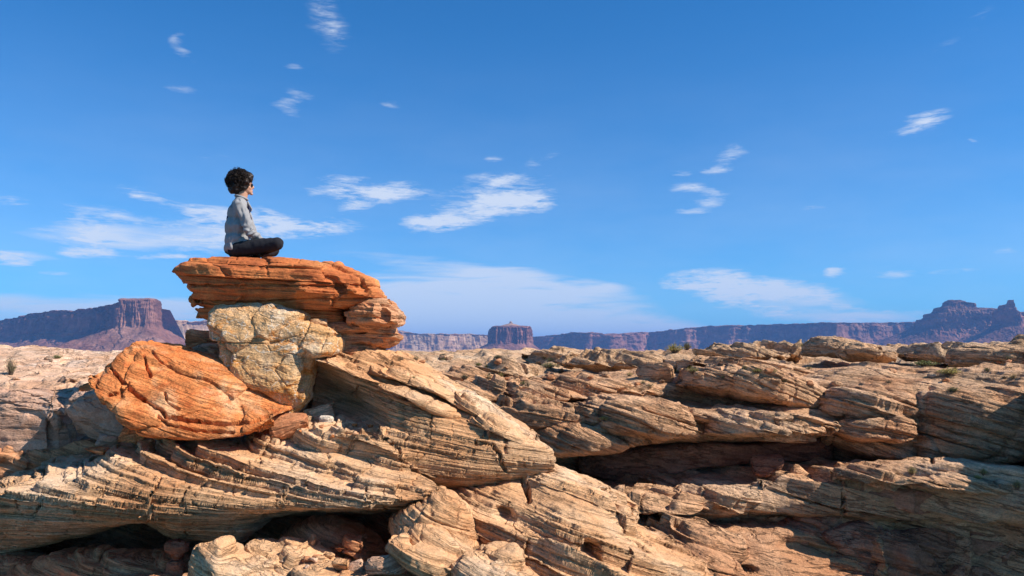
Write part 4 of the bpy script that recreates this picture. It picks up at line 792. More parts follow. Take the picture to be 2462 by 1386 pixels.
thing_rock('boulder', 'tall tan and white cracked boulder with pale veins leaning under the stack', 'boulder',
    loft_z([(516, 732), (500, 738), (494, 750), (491, 765), (489, 785), (488, 800), (494, 818), (514, 832), (519, 845), (522, 860), (530, 880), (558, 910), (600, 935), (640, 955), (664, 975), (682, 990), (690, 1003)],
           [(560, 732), (646, 738), (690, 750), (735, 765), (788, 785), (807, 800), (807, 818), (806, 832), (802, 845), (750, 858), (743, 880), (739, 910), (735, 935), (739, 955), (724, 975), (712, 990), (702, 1003)], 8.35, [(0, .14), (.10, .30), (.35, .36), (.7, .34), (1, .12)], 1.6, exp=4.2, lean=-.30),
    'quartz', b=(.2, -.3, 1), lump=((1.5, .03), (5, .008)), facet=((1.15, .10, .35),), seed=506, fine=(16, .013),
    layers=(dict(th=.11, terr=.05, hard=.12, notch=.05, patchy=1.2),),
    cracks=[([(515, 824), (580, 826), (640, 826), (668, 822)], 2.4, .035), ([(748, 768), (735, 800), (720, 830), (712, 855)], 2.4, .03), ([(668, 822), (700, 812), (748, 800)], 1.8, .02), ([(690, 850), (660, 890), (690, 930), (720, 925)], 1.8, .02),
            ([(712, 855), (690, 850), (650, 845), (640, 826)], 1.6, .015), ([(790, 800), (770, 845)], 2, .03), ([(560, 828), (570, 870), (600, 905)], 1.4, .015), ([(600, 890), (650, 880), (690, 900)], 1.4, .015), ([(650, 760), (655, 800)], 1.3, .012)])
thing_rock('boulder', 'bright orange lens-shaped boulder lying tilted in front of the pale boulder', 'boulder',
    loft_x([(246, 905), (248, 860), (260, 832), (284, 822), (338, 826), (400, 838), (470, 858), (560, 903), (630, 948), (672, 976), (684, 988)],
           [(246, 905), (254, 935), (270, 952), (312, 990), (345, 1018), (380, 1046), (430, 1054), (500, 1060), (590, 1052), (625, 1030), (662, 1004), (684, 990)], 7.95,
           [(0, .14), (.05, .30), (.2, .42), (.5, .42), (.8, .26), (1, .03)], 1.7, exp=3.0, tilt=.36),
    'orange', b=(.36, -.10, 1), lump=((1.3, .03), (4, .008)), facet=((1.1, .06, .4),), seed=507, fine=(18, .006),
    layers=(dict(th=.15, terr=.15, hard=.15, notch=.12, patchy=1.4, jag=.1, wob=.2), dict(th=.05, terr=.2, hard=.2, notch=.2, patchy=1.2, wob=.15), dict(th=.02, terr=.25, hard=.3, notch=.3, patchy=.9, wob=.1)),
    cracks=[([(250, 845), (262, 880), (300, 925), (350, 965), (385, 985), (400, 1003), (460, 1012), (540, 1020), (600, 1016), (650, 1000)], 5, .13), ([(345, 852), (352, 880), (362, 905)], 4, .07), ([(262, 950), (290, 945), (310, 920)], 4, .06),
            ([(380, 1000), (400, 1020), (470, 1035), (560, 1040)], 4, .08), ([(395, 945), (402, 968), (430, 985)], 3, .05), ([(365, 845), (385, 868), (410, 885)], 3, .05)])
# ---- dropping things on the ground seen at a pixel
def build_bvh():
    vs = []; fs = []; off = 0
    for G, closed in ALL_GROUND:
        g = G[::3, ::3]; nv, nu = g.shape[:2]
        i = np.arange(nv if closed else nv-1)[:, None]; j = np.arange(nu-1)[None, :]; i2 = (i+1) % nv
        fs.append((np.stack([i*nu+j, i*nu+j+1, i2*nu+j+1, i2*nu+j], -1).reshape(-1, 4)+off)); vs.append(g.reshape(-1, 3)); off += nv*nu
    return BVHTree.FromPolygons(np.concatenate(vs).tolist(), np.concatenate(fs).tolist())
BVH = build_bvh()
def hit(px, py, default=8.0):
    d = Vector((px-HX, F, HY-py)).normalized(); r = BVH.ray_cast(Vector((0, 0, 0)), d)
    return r[0] if r[0] is not None else P(px, py, default)
def stone(name, label, cat, x0, y0, x1, y1, mat, seed, group=None, depth=1.0, Y=None, npts=16, rot=0.0, flat=1.0, th=.06, sharp=1.0):
    """angular stone filling the box x0..x1, y0..y1 of the photograph, standing on the ground at its foot"""
    base = hit((x0+x1)/2, y1-2) if Y is None else P((x0+x1)/2, y1-2, Y)
    Yc = base.y; w = (x1-x0)/F*Yc; h = (y1-y0)/F*Yc; rnd = random.Random(seed)
    bm = bmesh.new()
    for k in range(npts):
        v = Vector((rnd.gauss(0, 1), rnd.gauss(0, 1), rnd.gauss(0, 1))).normalized()
        v = Vector([math.copysign(abs(c)**(.55), c) for c in v])
        bm.verts.new(v)
    r = bmesh.ops.convex_hull(bm, input=bm.verts); bmesh.ops.delete(bm, geom=[e for e in r['geom_interior'] if isinstance(e, bmesh.types.BMVert)], context='VERTS')
    M_ = Matrix.Rotation(rot, 3, 'Y'); 
    for v in bm.verts: v.co = M_ @ v.co
    lo = [min(v.co[i] for v in bm.verts) for i in range(3)]; hi = [max(v.co[i] for v in bm.verts) for i in range(3)]
    for v in bm.verts:
        v.co = Vector(((v.co.x-(lo[0]+hi[0])/2)/(hi[0]-lo[0])*w, (v.co.y-(lo[1]+hi[1])/2)/(hi[1]-lo[1])*w*depth, (v.co.z-lo[2])/(hi[2]-lo[2])*h*1.12-.12*h))
    bmesh.ops.bevel(bm, geom=list(bm.edges)+list(bm.verts), offset=min(w, h)*.06, segments=2, affect='EDGES')
    bmesh.ops.triangulate(bm, faces=bm.faces)
    pix = Yc/790; tgt = max(pix*1.3, w/70)
    for _ in range(6):
        es = [e for e in bm.edges if e.calc_length() > tgt*1.6]
        if not es: break
        bmesh.ops.subdivide_edges(bm, edges=es, cuts=1, use_grid_fill=False); bmesh.ops.triangulate(bm, faces=[f for f in bm.faces if len(f.verts) > 3])
    bm.normal_update()
    V = np.array([v.co[:] for v in bm.verts]); Nn = np.array([v.normal[:] for v in bm.verts]); sc = max(w, h)
    wp = V+np.array(base[:])+seed*3.7
    d = fbm(wp, 2.2/sc, 4, seed)*sc*.035*sharp+fbm(wp, 9/sc, 4, seed+1)*sc*.012
    bb = unit((.25*math.sin(seed), -.1, 1)); s_ = (wp@bb)/(sc*.11); t = s_-np.floor(s_+.3*np.sin(s_)); t = t % 1
    d = d-np.exp(-(np.minimum(t, 1-t)/.12)**2)*sc*.014*hash1(np.round(s_), seed)
    V = V+Nn*d[:, None]
    for v, c in zip(bm.verts, V): v.co = c
    me = bpy.data.meshes.new(name); bm.to_mesh(me); bm.free(); me.polygons.foreach_set('use_smooth', [True]*len(me.polygons))
    at = me.attributes.new('bed', 'FLOAT_VECTOR', 'POINT'); at.data.foreach_set('vector', np.stack([wp@bb, wp[:, 0], wp[:, 1]], -1).astype(np.float32).ravel())
    me.materials.append(M[mat]); o = bpy.data.objects.new(name, me); o.location = base+Vector((0, w*depth*.25, 0)); C.objects.link(o)
    tag(o, label, cat, group); return o
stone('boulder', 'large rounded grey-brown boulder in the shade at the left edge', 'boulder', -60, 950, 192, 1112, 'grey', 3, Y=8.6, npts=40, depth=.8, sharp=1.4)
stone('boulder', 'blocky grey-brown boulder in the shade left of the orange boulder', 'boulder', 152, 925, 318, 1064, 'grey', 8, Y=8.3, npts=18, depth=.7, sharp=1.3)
stone('rock_slab', 'dark slanting slab left of the cracked boulder, upper one', 'slab', 424, 792, 520, 846, 'red_tan', 44, Y=8.6, npts=10, depth=.7, rot=.35)
stone('rock_slab', 'pale broken slab between the orange and the cracked boulder', 'slab', 436, 828, 540, 880, 'cream', 45, Y=8.45, npts=10, depth=.6, rot=-.3)
stone('stone', 'dark red wedge stone behind the left end of the orange boulder', 'stone', 192, 920, 262, 985, 'red', 5, Y=8.6, npts=12)
stone('stone', 'small dark stone tucked between grey block and orange boulder', 'stone', 300, 990, 372, 1046, 'red_tan', 6, Y=8.1, npts=14)
stone('stone', 'orange shard lying in front of the orange boulder', 'stone', 286, 1028, 366, 1066, 'orange', 17, Y=7.75, npts=10, depth=.5, rot=.3)
stone('stone', 'little orange pebble beside the orange shard', 'stone', 364, 1036, 394, 1058, 'orange', 18, Y=7.7, npts=12, depth=.8)
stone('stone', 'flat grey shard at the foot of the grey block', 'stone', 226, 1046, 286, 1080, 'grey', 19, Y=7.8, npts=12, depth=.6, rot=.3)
stone('stone', 'small flat orange slab on the upper edge of the sandstone dome', 'stone', 194, 1080, 252, 1096, 'orange', 20, Y=7.6, npts=10, depth=.7)
stone('stone', 'red-brown pyramid stone at the right tip of the orange boulder', 'stone', 646, 998, 740, 1052, 'red_tan', 23, Y=7.75, npts=10, depth=.8)
stone('rock_slab', 'pale elongated slab leaning right of the cracked boulder foot', 'slab', 712, 974, 808, 1024, 'tan', 24, Y=8.2, npts=9, depth=.45, rot=-.4)
stone('stone', 'small round pale stone below the elongated slab', 'stone', 764, 1002, 800, 1030, 'pale', 25, Y=8.0, npts=16)
stone('stone', 'pale grey rounded stone on the bench, right one of two', 'stone', 800, 1052, 882, 1096, 'pale', 26, Y=7.7, npts=18, depth=.7, rot=.3)
stone('stone', 'pale grey rounded stone on the bench, left one of two', 'stone', 776, 1044, 830, 1080, 'pale', 27, Y=7.8, npts=16, depth=.8)
stone('stone', 'flat stone poking out left under the top boulder', 'stone', 466, 751, 500, 766, 'red', 28, Y=8.7, npts=12)
stone('stone', 'small wedge stone on the right shoulder of the cracked boulder', 'stone', 744, 768, 786, 786, 'tan', 29, Y=8.35, npts=12)
stone('stone', 'thin tan chip right of the cracked boulder below the stack', 'stone', 792, 800, 826, 832, 'tan', 30, Y=8.5, npts=12)
stone('boulder', 'pointed tan boulder on the ridge of the far wall', 'boulder', 1532, 872, 1622, 924, 'wall', 31, Y=17.5, npts=14, depth=.8)
stone('boulder', 'squarish red-brown block on the cave floor of the far wall', 'boulder', 1808, 1098, 1888, 1146, 'wall_red', 32, Y=15.2, npts=14, depth=.7)
stone('stone', 'slanting brown stone right of the squarish cave block', 'stone', 1900, 1120, 1954, 1152, 'wall', 33, Y=15.0, npts=11, rot=.3)
stone('stone', 'brown stone at the right end of the cave floor', 'stone', 2012, 1114, 2060, 1146, 'wall', 34, Y=15.1, npts=12)
stone('stone', 'white flat stone resting at the bottom of the picture', 'stone', 876, 1340, 980, 1384, 'cream', 35, Y=6.1, npts=22, depth=.6)
stone('stone', 'tan stone left of the white flat stone', 'stone', 796, 1350, 838, 1380, 'tan', 36, Y=6.2, npts=16)
stone('stone', 'pale stone touching the white flat stone on its left', 'stone', 832, 1352, 880, 1384, 'cream', 37, Y=6.25, npts=16)
rr = random.Random(7)
for k in range(16):
    x = 1560+k*17+rr.uniform(-5, 5); s_ = rr.uniform(14, 34); y = 1136-.06*(x-1560)+rr.uniform(-5, 6)
    stone('rubble_stone', 'dark rubble stone on the cave floor under the far overhang', 'stone', x-s_/2, y-s_*.6, x+s_/2, y, 'wall_red' if k % 2 else 'wall', 600+k, 'rubble stones along the back of the cave', Y=16.4, npts=12)
for k in range(26):
    x = rr.choice([rr.uniform(690, 860), rr.uniform(560, 900), rr.uniform(250, 420)]); s_ = rr.uniform(6, 16); y = rr.uniform(1028, 1062) if x > 420 else rr.uniform(1060, 1080)
    if 560 < x < 690: y = rr.uniform(1052, 1062)
    stone('pebble', 'loose pebble scattered at the foot of the boulders', 'pebble', x-s_/2, y-s_*.6, x+s_/2, y, rr.choice(['tan', 'orange', 'cream', 'red_tan']), 650+k, 'loose pebbles at the foot of the boulders', npts=11)
for k in range(14):
    x = rr.uniform(620, 900); s_ = rr.uniform(10, 26); y = rr.uniform(1340, 1372)
    stone('pebble', 'loose pebble lying in the mouth of the small cave', 'pebble', x-s_/2, y-s_*.6, x+s_/2, y, rr.choice(['tan', 'cream', 'red_tan']), 700+k, 'loose pebbles in the small cave', npts=11)

# ================================================================ desert shrubs
def plant_mat(name, c1, c2):
    m, nt, bs = new_mat(name); bs.inputs['Roughness'].default_value = .8
    n = nt.nodes.new('ShaderNodeTexNoise'); n.inputs['Scale'].default_value = 9; r = nt.nodes.new('ShaderNodeValToRGB')
    r.color_ramp.elements[0].position = .35; r.color_ramp.elements[1].position = .65; r.color_ramp.elements[0].color = (*c1, 1); r.color_ramp.elements[1].color = (*c2, 1)
    nt.links.new(n.outputs[0], r.inputs[0]); nt.links.new(r.outputs[0], bs.inputs['Base Color']); return m
PM = {'green': plant_mat('shrub_green', (.10, .12, .03), (.24, .25, .06)), 'yellow': plant_mat('dry_shrub_yellow', (.30, .24, .05), (.50, .42, .10)), 'dark': plant_mat('dark_shrub', (.035, .05, .02), (.09, .10, .035)), 'twig': plant_mat('twig', (.10, .07, .045), (.17, .13, .09))}
def shrub(label, px, py, wpx, hpx, col, seed, group='desert shrubs growing in the cracks', n=160):
    b = hit(px, py); rnd = random.Random(seed); w = wpx/F*b.y; h = hpx/F*b.y
    V = []; Fc = []; TV = []; TF = []
    for k in range(n):
        a = rnd.uniform(0, 2*math.pi); rad = rnd.random()**.6; tip = Vector((math.cos(a)*rad*w/2, math.sin(a)*rad*w/2, h*(1-.55*rad**2)*rnd.uniform(.6, 1.05)))
        root = Vector((tip.x*.15, tip.y*.15, -.03)); bend = Vector((rnd.gauss(0, .05)*w, rnd.gauss(0, .05)*w, .12*h))
        side = Vector((math.sin(a*3), math.cos(a*5), 0)).normalized()*max(w*.008, b.y/790*.18)
        mid = (root+tip)/2+bend; q = len(TV)
        TV += [root-side, root+side, mid+side*.7, mid-side*.7, tip]; TF += [(q, q+1, q+2, q+3), (q+3, q+2, q+4)]
        for l in range(7):
            t = rnd.uniform(.35, 1); p = (root*(1-t)**2+mid*2*t*(1-t)+tip*t*t); ls = max(w*.035, b.y/790*.45)*rnd.uniform(.6, 1.3)
            d = Vector((rnd.gauss(0, 1), rnd.gauss(0, 1), rnd.gauss(.5, 1))).normalized(); e = d.cross(Vector((rnd.gauss(0, 1), rnd.gauss(0, 1), 1))).normalized()
            q = len(V); V += [p, p+d*ls*.6+e*ls*.25, p+d*ls*1.3, p+d*ls*.6-e*ls*.25]; Fc.append((q, q+1, q+2, q+3))
    root_o = bpy.data.objects.new('shrub', None); C.objects.link(root_o); root_o.location = b; tag(root_o, label, 'shrub', group)
    mesh_obj('foliage', V, Fc, PM[col], root_o); mesh_obj('stems', TV, TF, PM['twig'], root_o)
for i, a in enumerate([
    ('thin green shrub on the pale slope at the far left', 26, 902, 34, 50, 'green'),
    ('low green tuft behind the pale slope above the grey boulders', 138, 862, 26, 9, 'green'),
    ('yellow-green bush on the skyline of the far wall, larger of two', 1622, 848, 56, 24, 'yellow'),
    ('smaller yellow-green bush on the skyline right of the larger bush', 1652, 842, 26, 22, 'green'),
    ('yellowish bush on the skyline left of the flat summit ledge', 1937, 840, 34, 22, 'yellow'),
    ('dark green tuft on the plateau edge below the central mesa', 1198, 862, 30, 10, 'dark'),
    ('green shrub between the ledges right of the central mesa', 1318, 886, 40, 18, 'green'),
    ('grey-green shrub left of the round ledge on the plateau', 1275, 908, 40, 14, 'green'),
    ('tiny dark shrub on the bare rock behind the dipping slabs', 1117, 912, 24, 14, 'dark'),
    ('dark tuft on the plateau above the dipping slabs', 1065, 858, 20, 8, 'dark'),
    ('yellow-green cushion on the dark ledge right of the cave', 2192, 1140, 26, 20, 'yellow'),
    ('small yellow cushion near the right edge, upper one on the light ledge', 2364, 1140, 18, 14, 'yellow'),
    ('tiny yellow cushion left below its neighbour on the light ledge', 2350, 1152, 20, 10, 'yellow'),
    ('yellow-green cushion at the right edge of the light ledge', 2446, 1174, 28, 20, 'yellow'),
    ('dry yellow grass clump on the upper right slope', 2282, 900, 64, 16, 'yellow'),
    ('wide dry green grass patch on the upper right slope', 2225, 880, 70, 14, 'green'),
    ('dry grass tuft beside the summit ledge on its right', 2175, 862, 40, 16, 'yellow'),
    ('green-yellow tuft above the shaded right block', 2292, 942, 36, 14, 'green'),
    ('tiny yellow tuft in a crack of the lower far ledge', 1452, 1010, 26, 10, 'yellow'),
    ('small tuft under the round ledge lip', 1505, 944, 22, 9, 'yellow'),
    ('yellowish tuft in the hollow beside the pointed ridge boulder', 1665, 896, 34, 16, 'yellow'),
    ('small tuft at the crack of the red-stained slope', 1820, 895, 28, 10, 'yellow'),
    ('low dry tuft on the bare rock left of the round ledge', 1150, 880, 20, 8, 'green')]):
    shrub(*a[:6], seed=900+i)
rr = random.Random(21)
for k in range(34):
    x = rr.uniform(960, 2440); y = 862+rr.random()**1.3*70; s_ = rr.uniform(10, 26)
    shrub('tiny dry grass tuft scattered among the far ledges', x, y, s_, s_*rr.uniform(.35, .6), rr.choice(['yellow', 'green', 'dark']), 1000+k, 'tiny grass tufts scattered over the plateau', n=45)
for k in range(34):
    x = rr.uniform(960, 2440); y = 866+rr.random()**1.2*75; s_ = rr.uniform(8, 26)
    stone('loose_stone', 'loose stone scattered over the far plateau rock', 'stone', x-s_/2, y-s_*.55, x+s_/2, y, rr.choice(['wall', 'plateau', 'red_tan']), 1100+k, 'loose stones scattered over the plateau', npts=12)
for k in range(10):
    x = rr.uniform(10, 215); y = rr.uniform(866, 930); s_ = rr.uniform(8, 18)
    stone('loose_stone', 'loose stone lying on the pale slope at the left', 'stone', x-s_/2, y-s_*.55, x+s_/2, y, 'cream', 1200+k, 'loose stones on the pale slope', npts=12)

# ================================================================ PERSON sitting cross-legged, seen from the right side, facing right
PY_ = 8.75
SC = PY_/F
def simple_mat(name, col, rough=.85, bump=.0, bscale=300, var=.12, vscale=25, sheen=0.0):
    m, nt, bs = new_mat(name); bs.inputs['Roughness'].default_value = rough; bs.inputs['Specular IOR Level'].default_value = .25
    n = nt.nodes.new('ShaderNodeTexNoise'); n.inputs['Scale'].default_value = vscale; n.inputs['Detail'].default_value = 5
    tcn = nt.nodes.new('ShaderNodeTexCoord'); nt.links.new(tcn.outputs['Object'], n.inputs['Vector'])
    r = nt.nodes.new('ShaderNodeValToRGB'); r.color_ramp.elements[0].position = .3; r.color_ramp.elements[1].position = .7
    r.color_ramp.elements[0].color = (*[c*(1-var) for c in col], 1); r.color_ramp.elements[1].color = (*[min(1, c*(1+var)) for c in col], 1)
    nt.links.new(n.outputs[0], r.inputs[0]); nt.links.new(r.outputs[0], bs.inputs['Base Color'])
    if bump:
        n2 = nt.nodes.new('ShaderNodeTexNoise'); n2.inputs['Scale'].default_value = bscale; nt.links.new(tcn.outputs['Object'], n2.inputs['Vector'])
        bp = nt.nodes.new('ShaderNodeBump'); bp.inputs['Strength'].default_value = bump; bp.inputs['Distance'].default_value = .004
        nt.links.new(n2.outputs[0], bp.inputs['Height']); nt.links.new(bp.outputs[0], bs.inputs['Normal'])
    return m
MS = simple_mat('skin', (.52, .27, .17), .5, .1, 200, .08)
MH = simple_mat('dark_curly_hair', (.022, .013, .009), .45, 0, var=.4, vscale=60)
MSH = simple_mat('light_grey_shirt_cloth', (.29, .28, .275), .9, .3, 500, .08)
MUN = simple_mat('navy_undershirt', (.02, .025, .06), .9)
MTR = simple_mat('charcoal_trousers', (.016, .016, .020), .9, .3, 400, .15)
MSHOE = simple_mat('dark_shoe_leather', (.05, .035, .03), .7)
MGL = simple_mat('dark_lens', (.01, .01, .012), .15)
def pt(px, py, y=0.0): return Vector(((px-600)*SC, y, (622-py)*SC))
def add_ball(bm, c, r, rz=None, seg=20):
    """ball or ellipsoid; r a number or (rx, ry, rz)"""
    r = (r, r, r) if isinstance(r, (int, float)) else r
    m = Matrix.Translation(c) @ (Matrix.Rotation(rz or 0, 4, 'Y')) @ Matrix.Diagonal((*r, 1))
    bmesh.ops.create_uvsphere(bm, u_segments=seg, v_segments=seg//2+2, radius=1, matrix=m)
def add_limb(bm, a, ra, b, rb, seg=18, n=7):
    """tapered capsule"""
    d = (b-a); q = d.normalized().to_track_quat('Z', 'Y').to_matrix().to_4x4(); L_ = d.length
    add_ball(bm, a, ra, seg=seg); add_ball(bm, b, rb, seg=seg)
    bmesh.ops.create_cone(bm, cap_ends=True, segments=seg, radius1=ra, radius2=rb, depth=L_, matrix=Matrix.Translation((a+b)/2) @ q)
def chain(bm, pts):
    for (a, ra), (b, rb) in zip(pts[:-1], pts[1:]): add_limb(bm, a, ra, b, rb)
def fuse(name, bm, mat, voxel, parent, sm=6, disp=None, cut=None):
    """union of the overlapping volumes as one continuous surface"""
    me = bpy.data.meshes.new(name); bm.to_mesh(me); bm.free()
    o = bpy.data.objects.new(name, me); C.objects.link(o)
    md = o.modifiers.new('r', 'REMESH'); md.mode = 'VOXEL'; md.voxel_size = voxel
    s = o.modifiers.new('s', 'SMOOTH'); s.iterations = sm; s.factor = .5
    dg = bpy.context.evaluated_depsgraph_get(); dg.update(); ev = o.evaluated_get(dg)
    nm = bpy.data.meshes.new_from_object(ev, depsgraph=dg); o.modifiers.clear(); o.data = nm; nm.name = name
    n = len(nm.vertices); V = np.zeros(n*3, np.float32); nm.vertices.foreach_get('co', V); V = V.reshape(-1, 3).astype(float)
    if disp:
        Nn = np.zeros(n*3, np.float32); nm.vertices.foreach_get('normal', Nn); V = disp(V, Nn.reshape(-1, 3).astype(float)); nm.vertices.foreach_set('co', V.astype(np.float32).ravel())
    nm.materials.clear(); nm.materials.append(mat); nm.polygons.foreach_set('use_smooth', [True]*len(nm.polygons)); nm.update()
    o.parent = parent
    return o
def person():
    root = bpy.data.objects.new('person', None); C.objects.link(root)
    base = P(604, 627, PY_); root.location = base
    tag(root, 'person with curly dark hair and light grey shirt sitting cross-legged on the red boulder', 'person')
    sh_r, el_r, wr_r = pt(573, 497, -.165), pt(597, 560, -.215), pt(630, 581, -.075)
    sh_l, el_l, wr_l = pt(582, 497, .165), pt(606, 560, .215), pt(636, 581, .07)
    hip_r, kn_r, an_r = pt(565, 600, -.095), pt(657, 587, -.27), pt(612, 606, .02)
    hip_l, kn_l, an_l = pt(568, 600, .095), pt(652, 588, .29), pt(620, 602, .03)
    # body: one skin surface
    b = bmesh.new()
    hc = pt(579, 438)
    add_ball(b, hc, (.092, .074, .098)); add_ball(b, pt(588, 447), (.070, .060, .080)); add_ball(b, pt(594, 457), (.040, .040, .030))       # skull, face, jaw
    add_ball(b, pt(603.5, 446), (.016, .013, .020)); add_ball(b, pt(601.5, 455.5), (.012, .022, .010)); add_ball(b, pt(600.5, 462), (.018, .022, .015))  # nose, lips, chin
    add_ball(b, pt(600.5, 438), (.014, .045, .010))                                                                                                   # brow
    for s_ in (-1, 1): add_ball(b, pt(580, 446, s_*.078), (.018, .008, .030)); add_ball(b, pt(597, 449, s_*.032), (.016, .020, .022))                  # ears, cheeks
    chain(b, [(pt(582, 462), .052), (pt(576, 482), .056)])
    chain(b, [(pt(572, 505), .08), (pt(567, 540), .085), (pt(566, 575), .09), (pt(566, 600), .085)])
    for s_ in (-1, 1): add_ball(b, pt(573, 512, s_*.07), (.07, .07, .09)); 
    chain(b, [(sh_l, .038), (pt(578, 492), .05), (sh_r, .038)])
    chain(b, [(sh_r, .034), (el_r, .022), (wr_r, .024)]); chain(b, [(sh_l, .034), (el_l, .022), (wr_l, .024)])
    chain(b, [(hip_r, .070), (kn_r, .044), (an_r, .030)]); chain(b, [(hip_l, .070), (kn_l, .044), (an_l, .030)])
    # hands resting in the lap: palm, five fingers and a thumb from its side
    for s_, wr in ((-1, wr_r), (1, wr_l)):
        pal = wr+Vector((.045, s_*-.030, -.014)); add_limb(b, wr, .024, pal, .028); add_ball(b, pal+Vector((.012, 0, 0)), (.034, .036, .015))
        for k, (ln, off) in enumerate(((.030, -.026), (.036, -.009), (.034, .009), (.026, .026))):
            a0 = pal+Vector((.034, off, 0)); a1 = a0+Vector((ln*.75, s_*-.012, -.004)); a2 = a1+Vector((ln*.45, s_*-.010, -.018)); chain(b, [(a0, .0095), (a1, .0088), (a2, .0078)])
        t0 = pal+Vector((-.004, s_*-.030, .004)); t1 = t0+Vector((.024, s_*-.020, .004)); t2 = t1+Vector((.022, s_*-.006, -.002)); chain(b, [(t0, .012), (t1, .0105), (t2, .009)])
    # feet
    for an, d in ((an_r, Vector((-.02, .08, -.01))), (an_l, Vector((-.02, -.08, -.01)))): add_limb(b, an, .036, an+d, .026)
    body = fuse('body', b, MS, .0055, root, 3)
    # trousers
    b = bmesh.new()
    add_ball(b, pt(571, 603), (.110, .155, .084)); 
    for h, k, a in ((hip_r, kn_r, an_r), (hip_l, kn_l, an_l)):
        chain(b, [(h, .086), (h.lerp(k, .5)+Vector((0, 0, .004)), .082), (k, .072)]); chain(b, [(k, .070), (k.lerp(a, .4), .056), (a, .042)])
    def folds(V, N, am, f=9, seed=3, st=(1, 1, 1)):
        d = np.abs(fbm(V*np.array(st), f, 3, seed))*-am+fbm(V, f*3, 2, seed+3)*am*.25; V = V+N*(d+am*.3)[:, None]; return V
    def tr_d(V, N):
        V = folds(V, N, .010, 8, 5); V[:, 2] = np.maximum(V[:, 2], -.004); return V
    fuse('trousers', b, MTR, .007, root, 5, tr_d)
    for an, s_ in ((an_r, 1), (an_l, -1)):
        b = bmesh.new(); chain(b, [(an+Vector((.01, s_*.02, -.008)), .044), (an+Vector((-.005, s_*.05, -.02)), .040), (an+Vector((-.015, s_*.10, -.028)), .032)])
        def sd_(V, N): V[:, 2] = np.maximum(V[:, 2], .0); return V
        fuse('shoe', b, MSHOE, .008, root, 3, sd_)
    # navy undershirt showing in the open front
    b = bmesh.new(); add_ball(b, pt(573, 528), (.138, .060, .14)); add_ball(b, pt(582, 498), (.090, .055, .07)); add_ball(b, pt(572, 562), (.125, .07, .10)); fuse('undershirt', b, MUN, .008, root, 3)
    # shirt: back and sides, sleeves, tail; open in front
    b = bmesh.new()
    add_ball(b, pt(573, 512), (.120, .175, .125)); add_ball(b, pt(570, 545), (.135, .170, .15)); add_ball(b, pt(568, 577), (.133, .172, .12)); add_ball(b, pt(567, 594), (.131, .182, .090))
    chain(b, [(sh_l+Vector((0, -.01, .0)), .064), (pt(577, 488, 0), .078), (sh_r+Vector((0, .01, .0)), .064)]); chain(b, [(pt(575, 492), .085), (pt(577, 477), .066)])
    chain(b, [(sh_r, .066), (sh_r.lerp(el_r, .5), .056), (el_r, .052), (el_r.lerp(wr_r, .6), .042), (wr_r, .040)])
    chain(b, [(sh_l, .066), (sh_l.lerp(el_l, .5), .056), (el_l, .052), (el_l.lerp(wr_l, .6), .042), (wr_l, .040)])
    add_limb(b, pt(584, 585, -.14), .045, pt(592, 598, -.165), .035); add_limb(b, pt(600, 580, -.12), .035, pt(612, 590, -.14), .022)
    zc = (622-606)*SC
    def shd(V, N):
        tz = np.clip((V[:, 2]-.1)/.4, 0, 1)
        # folds hang down the back and gather at the elbow and the lap
        ar = fbm(V*np.array((1, 1, .45))+3, 9, 3, 12); V2 = V+N*(-np.abs(ar)*.038+.010)[:, None]
        el = np.exp(-((V-np.array(el_r))**2).sum(1)/.012); s = np.sin((V[:, 0]*.6-V[:, 2])*105+ar*6); V2 = V2+N*(s*el*.009)[:, None]
        sk = np.exp(-((V2[:, 2]-.10)/.07)**2); V2 = V2+N*(np.sin(V[:, 0]*70+V[:, 2]*25+ar*7)*sk*.005)[:, None]
        # open front: cut back along the middle
        front = np.exp(-(V[:, 1]/.065)**2)*sstep(-.02, .07, V[:, 0]-(575-600)*SC)*sstep(.14, .2, V[:, 2]); V2[:, 0] -= front*.028
        low = V2[:, 2] < zc-.02+.02*np.sin(V2[:, 0]*18); V2[:, 2] = np.maximum(V2[:, 2], zc-.030+.005*np.sin(V2[:, 0]*24+1)+.22*np.clip(V2[:, 0]+.10, 0, .2))
        return V2
    shirt = fuse('shirt', b, MSH, .0065, root, 5, shd)
    # collar
    b = bmesh.new(); n = 26
    for k in range(n-3):
        a0 = 2*math.pi*(k+2)/n; a1 = 2*math.pi*(k+3)/n
        c = pt(578, 474); f = lambda a: c+Vector((math.cos(a)*.064, math.sin(a)*.066, -.020*math.cos(a)+.006))
        add_limb(b, f(a0), .013, f(a1), .013, seg=8)
    add_limb(b, pt(592, 484, -.045), .012, pt(601, 500, -.065), .008, seg=8); add_limb(b, pt(592, 484, .045), .012, pt(601, 500, .065), .008, seg=8)
    o = fuse('collar', b, MSH, .005, root, 2); o.parent = shirt
    # cuffs
    for wr, el in ((wr_r, el_r), (wr_l, el_l)):
        b = bmesh.new(); d = (wr-el).normalized(); add_limb(b, wr-d*.012, .043, wr+d*.012, .042); o = fuse('cuff', b, MSH, .005, root, 2); o.parent = shirt
    # sunglasses
    b = bmesh.new()
    for s_ in (-1, 1): add_ball(b, pt(602.5, 442.5, s_*.030), (.008, .026, .020)); add_limb(b, pt(602, 441, s_*.052), .003, pt(582, 443, s_*.080), .003, seg=8)
    add_limb(b, pt(604, 441, -.01), .003, pt(604, 441, .01), .003, seg=8)
    me = bpy.data.meshes.new('sunglasses'); b.to_mesh(me); b.free(); me.materials.append(MGL); go = bpy.data.objects.new('sunglasses', me); C.objects.link(go); go.parent = root
    # hair: a noisy core and many curls round it
    b = bmesh.new(); add_ball(b, pt(571, 432), (.114, .110, .102)); add_ball(b, pt(565, 445), (.086, .100, .080)); add_ball(b, pt(586, 425), (.085, .095, .070))
    add_ball(b, pt(566, 454), (.070, .085, .055))
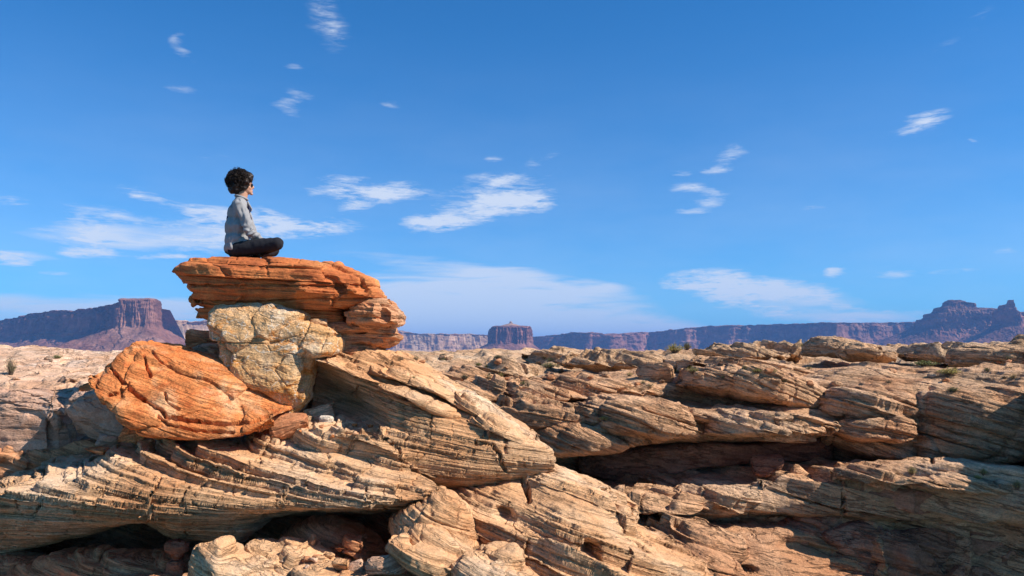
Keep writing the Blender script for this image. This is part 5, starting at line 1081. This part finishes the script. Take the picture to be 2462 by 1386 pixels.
    for s_ in (-1, 1): add_ball(b, pt(583, 441, s_*.062), (.058, .045, .072))
    def hd(V, N): return V+N*(fbm(V, 20, 4, 8)*.026)[:, None]
    hair = fuse('hair', b, MH, .007, root, 1, hd)
    rnd = random.Random(5); cv = bmesh.new(); hcn = pt(572, 431)
    for k in range(1500):
        v = Vector((rnd.gauss(0, 1), rnd.gauss(0, 1), rnd.gauss(0, 1))).normalized()
        if v.z < -.72: continue
        if v.x > .45 and v.z < .15 and rnd.random() < .93: continue
        rr_ = Vector((v.x*.122, v.y*.118, v.z*.112)); p = hcn+rr_+Vector((-.010 if v.z < 0 else .004, 0, 0)); p += v*rnd.uniform(-.012, .012)
        if rnd.random() < .08: p += v*.014
        ax = (Vector((rnd.gauss(0, 1), rnd.gauss(0, 1), rnd.gauss(-.3, 1)))+v*.4).normalized(); u = ax.orthogonal().normalized(); w = ax.cross(u)
        rc = rnd.uniform(.006, .016); ln = rnd.uniform(.012, .034); tr = rnd.uniform(.0012, .0025); turns = rnd.uniform(1.2, 2.4); ns = 14; ring = []
        cp = [p+u*math.cos(t/ns*turns*6.28)*rc+w*math.sin(t/ns*turns*6.28)*rc+ax*(t/ns-.5)*ln for t in range(ns+1)]
        for t in range(ns+1):
            d = (cp[min(t+1, ns)]-cp[max(t-1, 0)]).normalized(); a_ = d.orthogonal().normalized(); c_ = d.cross(a_); q = tr*(1 if 0 < t < ns else .3)
            ring.append([cv.verts.new(cp[t]+a_*q), cv.verts.new(cp[t]+(c_*.87-a_*.5)*q), cv.verts.new(cp[t]-(c_*.87+a_*.5)*q)])
        for r0, r1 in zip(ring[:-1], ring[1:]):
            for i in range(3): cv.faces.new((r0[i], r0[(i+1) % 3], r1[(i+1) % 3], r1[i]))
    cv.from_mesh(hair.data); cv.to_mesh(hair.data); cv.free(); hair.data.polygons.foreach_set('use_smooth', [True]*len(hair.data.polygons)); hair.data.update()
    root.rotation_euler = (0, 0, R(19))
    return root
person()
# ================================================================ air
def haze():
    x0, x1, y0, y1, z0, z1 = -20000, 20000, -300, 26000, -130, 420
    V = [(x, y, z) for z in (z0, z1) for y in (y0, y1) for x in (x0, x1)]
    Fc = [(0, 2, 3, 1), (4, 5, 7, 6), (0, 1, 5, 4), (2, 6, 7, 3), (0, 4, 6, 2), (1, 3, 7, 5)]
    m = bpy.data.materials.new('haze'); m.use_nodes = True; nt = m.node_tree; nt.nodes.clear()
    v = nt.nodes.new('ShaderNodeVolumePrincipled'); v.inputs['Color'].default_value = (.20, .46, 1.0, 1); v.inputs['Density'].default_value = 8.5e-5; v.inputs['Anisotropy'].default_value = 0.0
    o = nt.nodes.new('ShaderNodeOutputMaterial'); nt.links.new(v.outputs[0], o.inputs['Volume'])
    mesh_obj('haze', V, Fc, m)['kind'] = 'stuff'
haze()
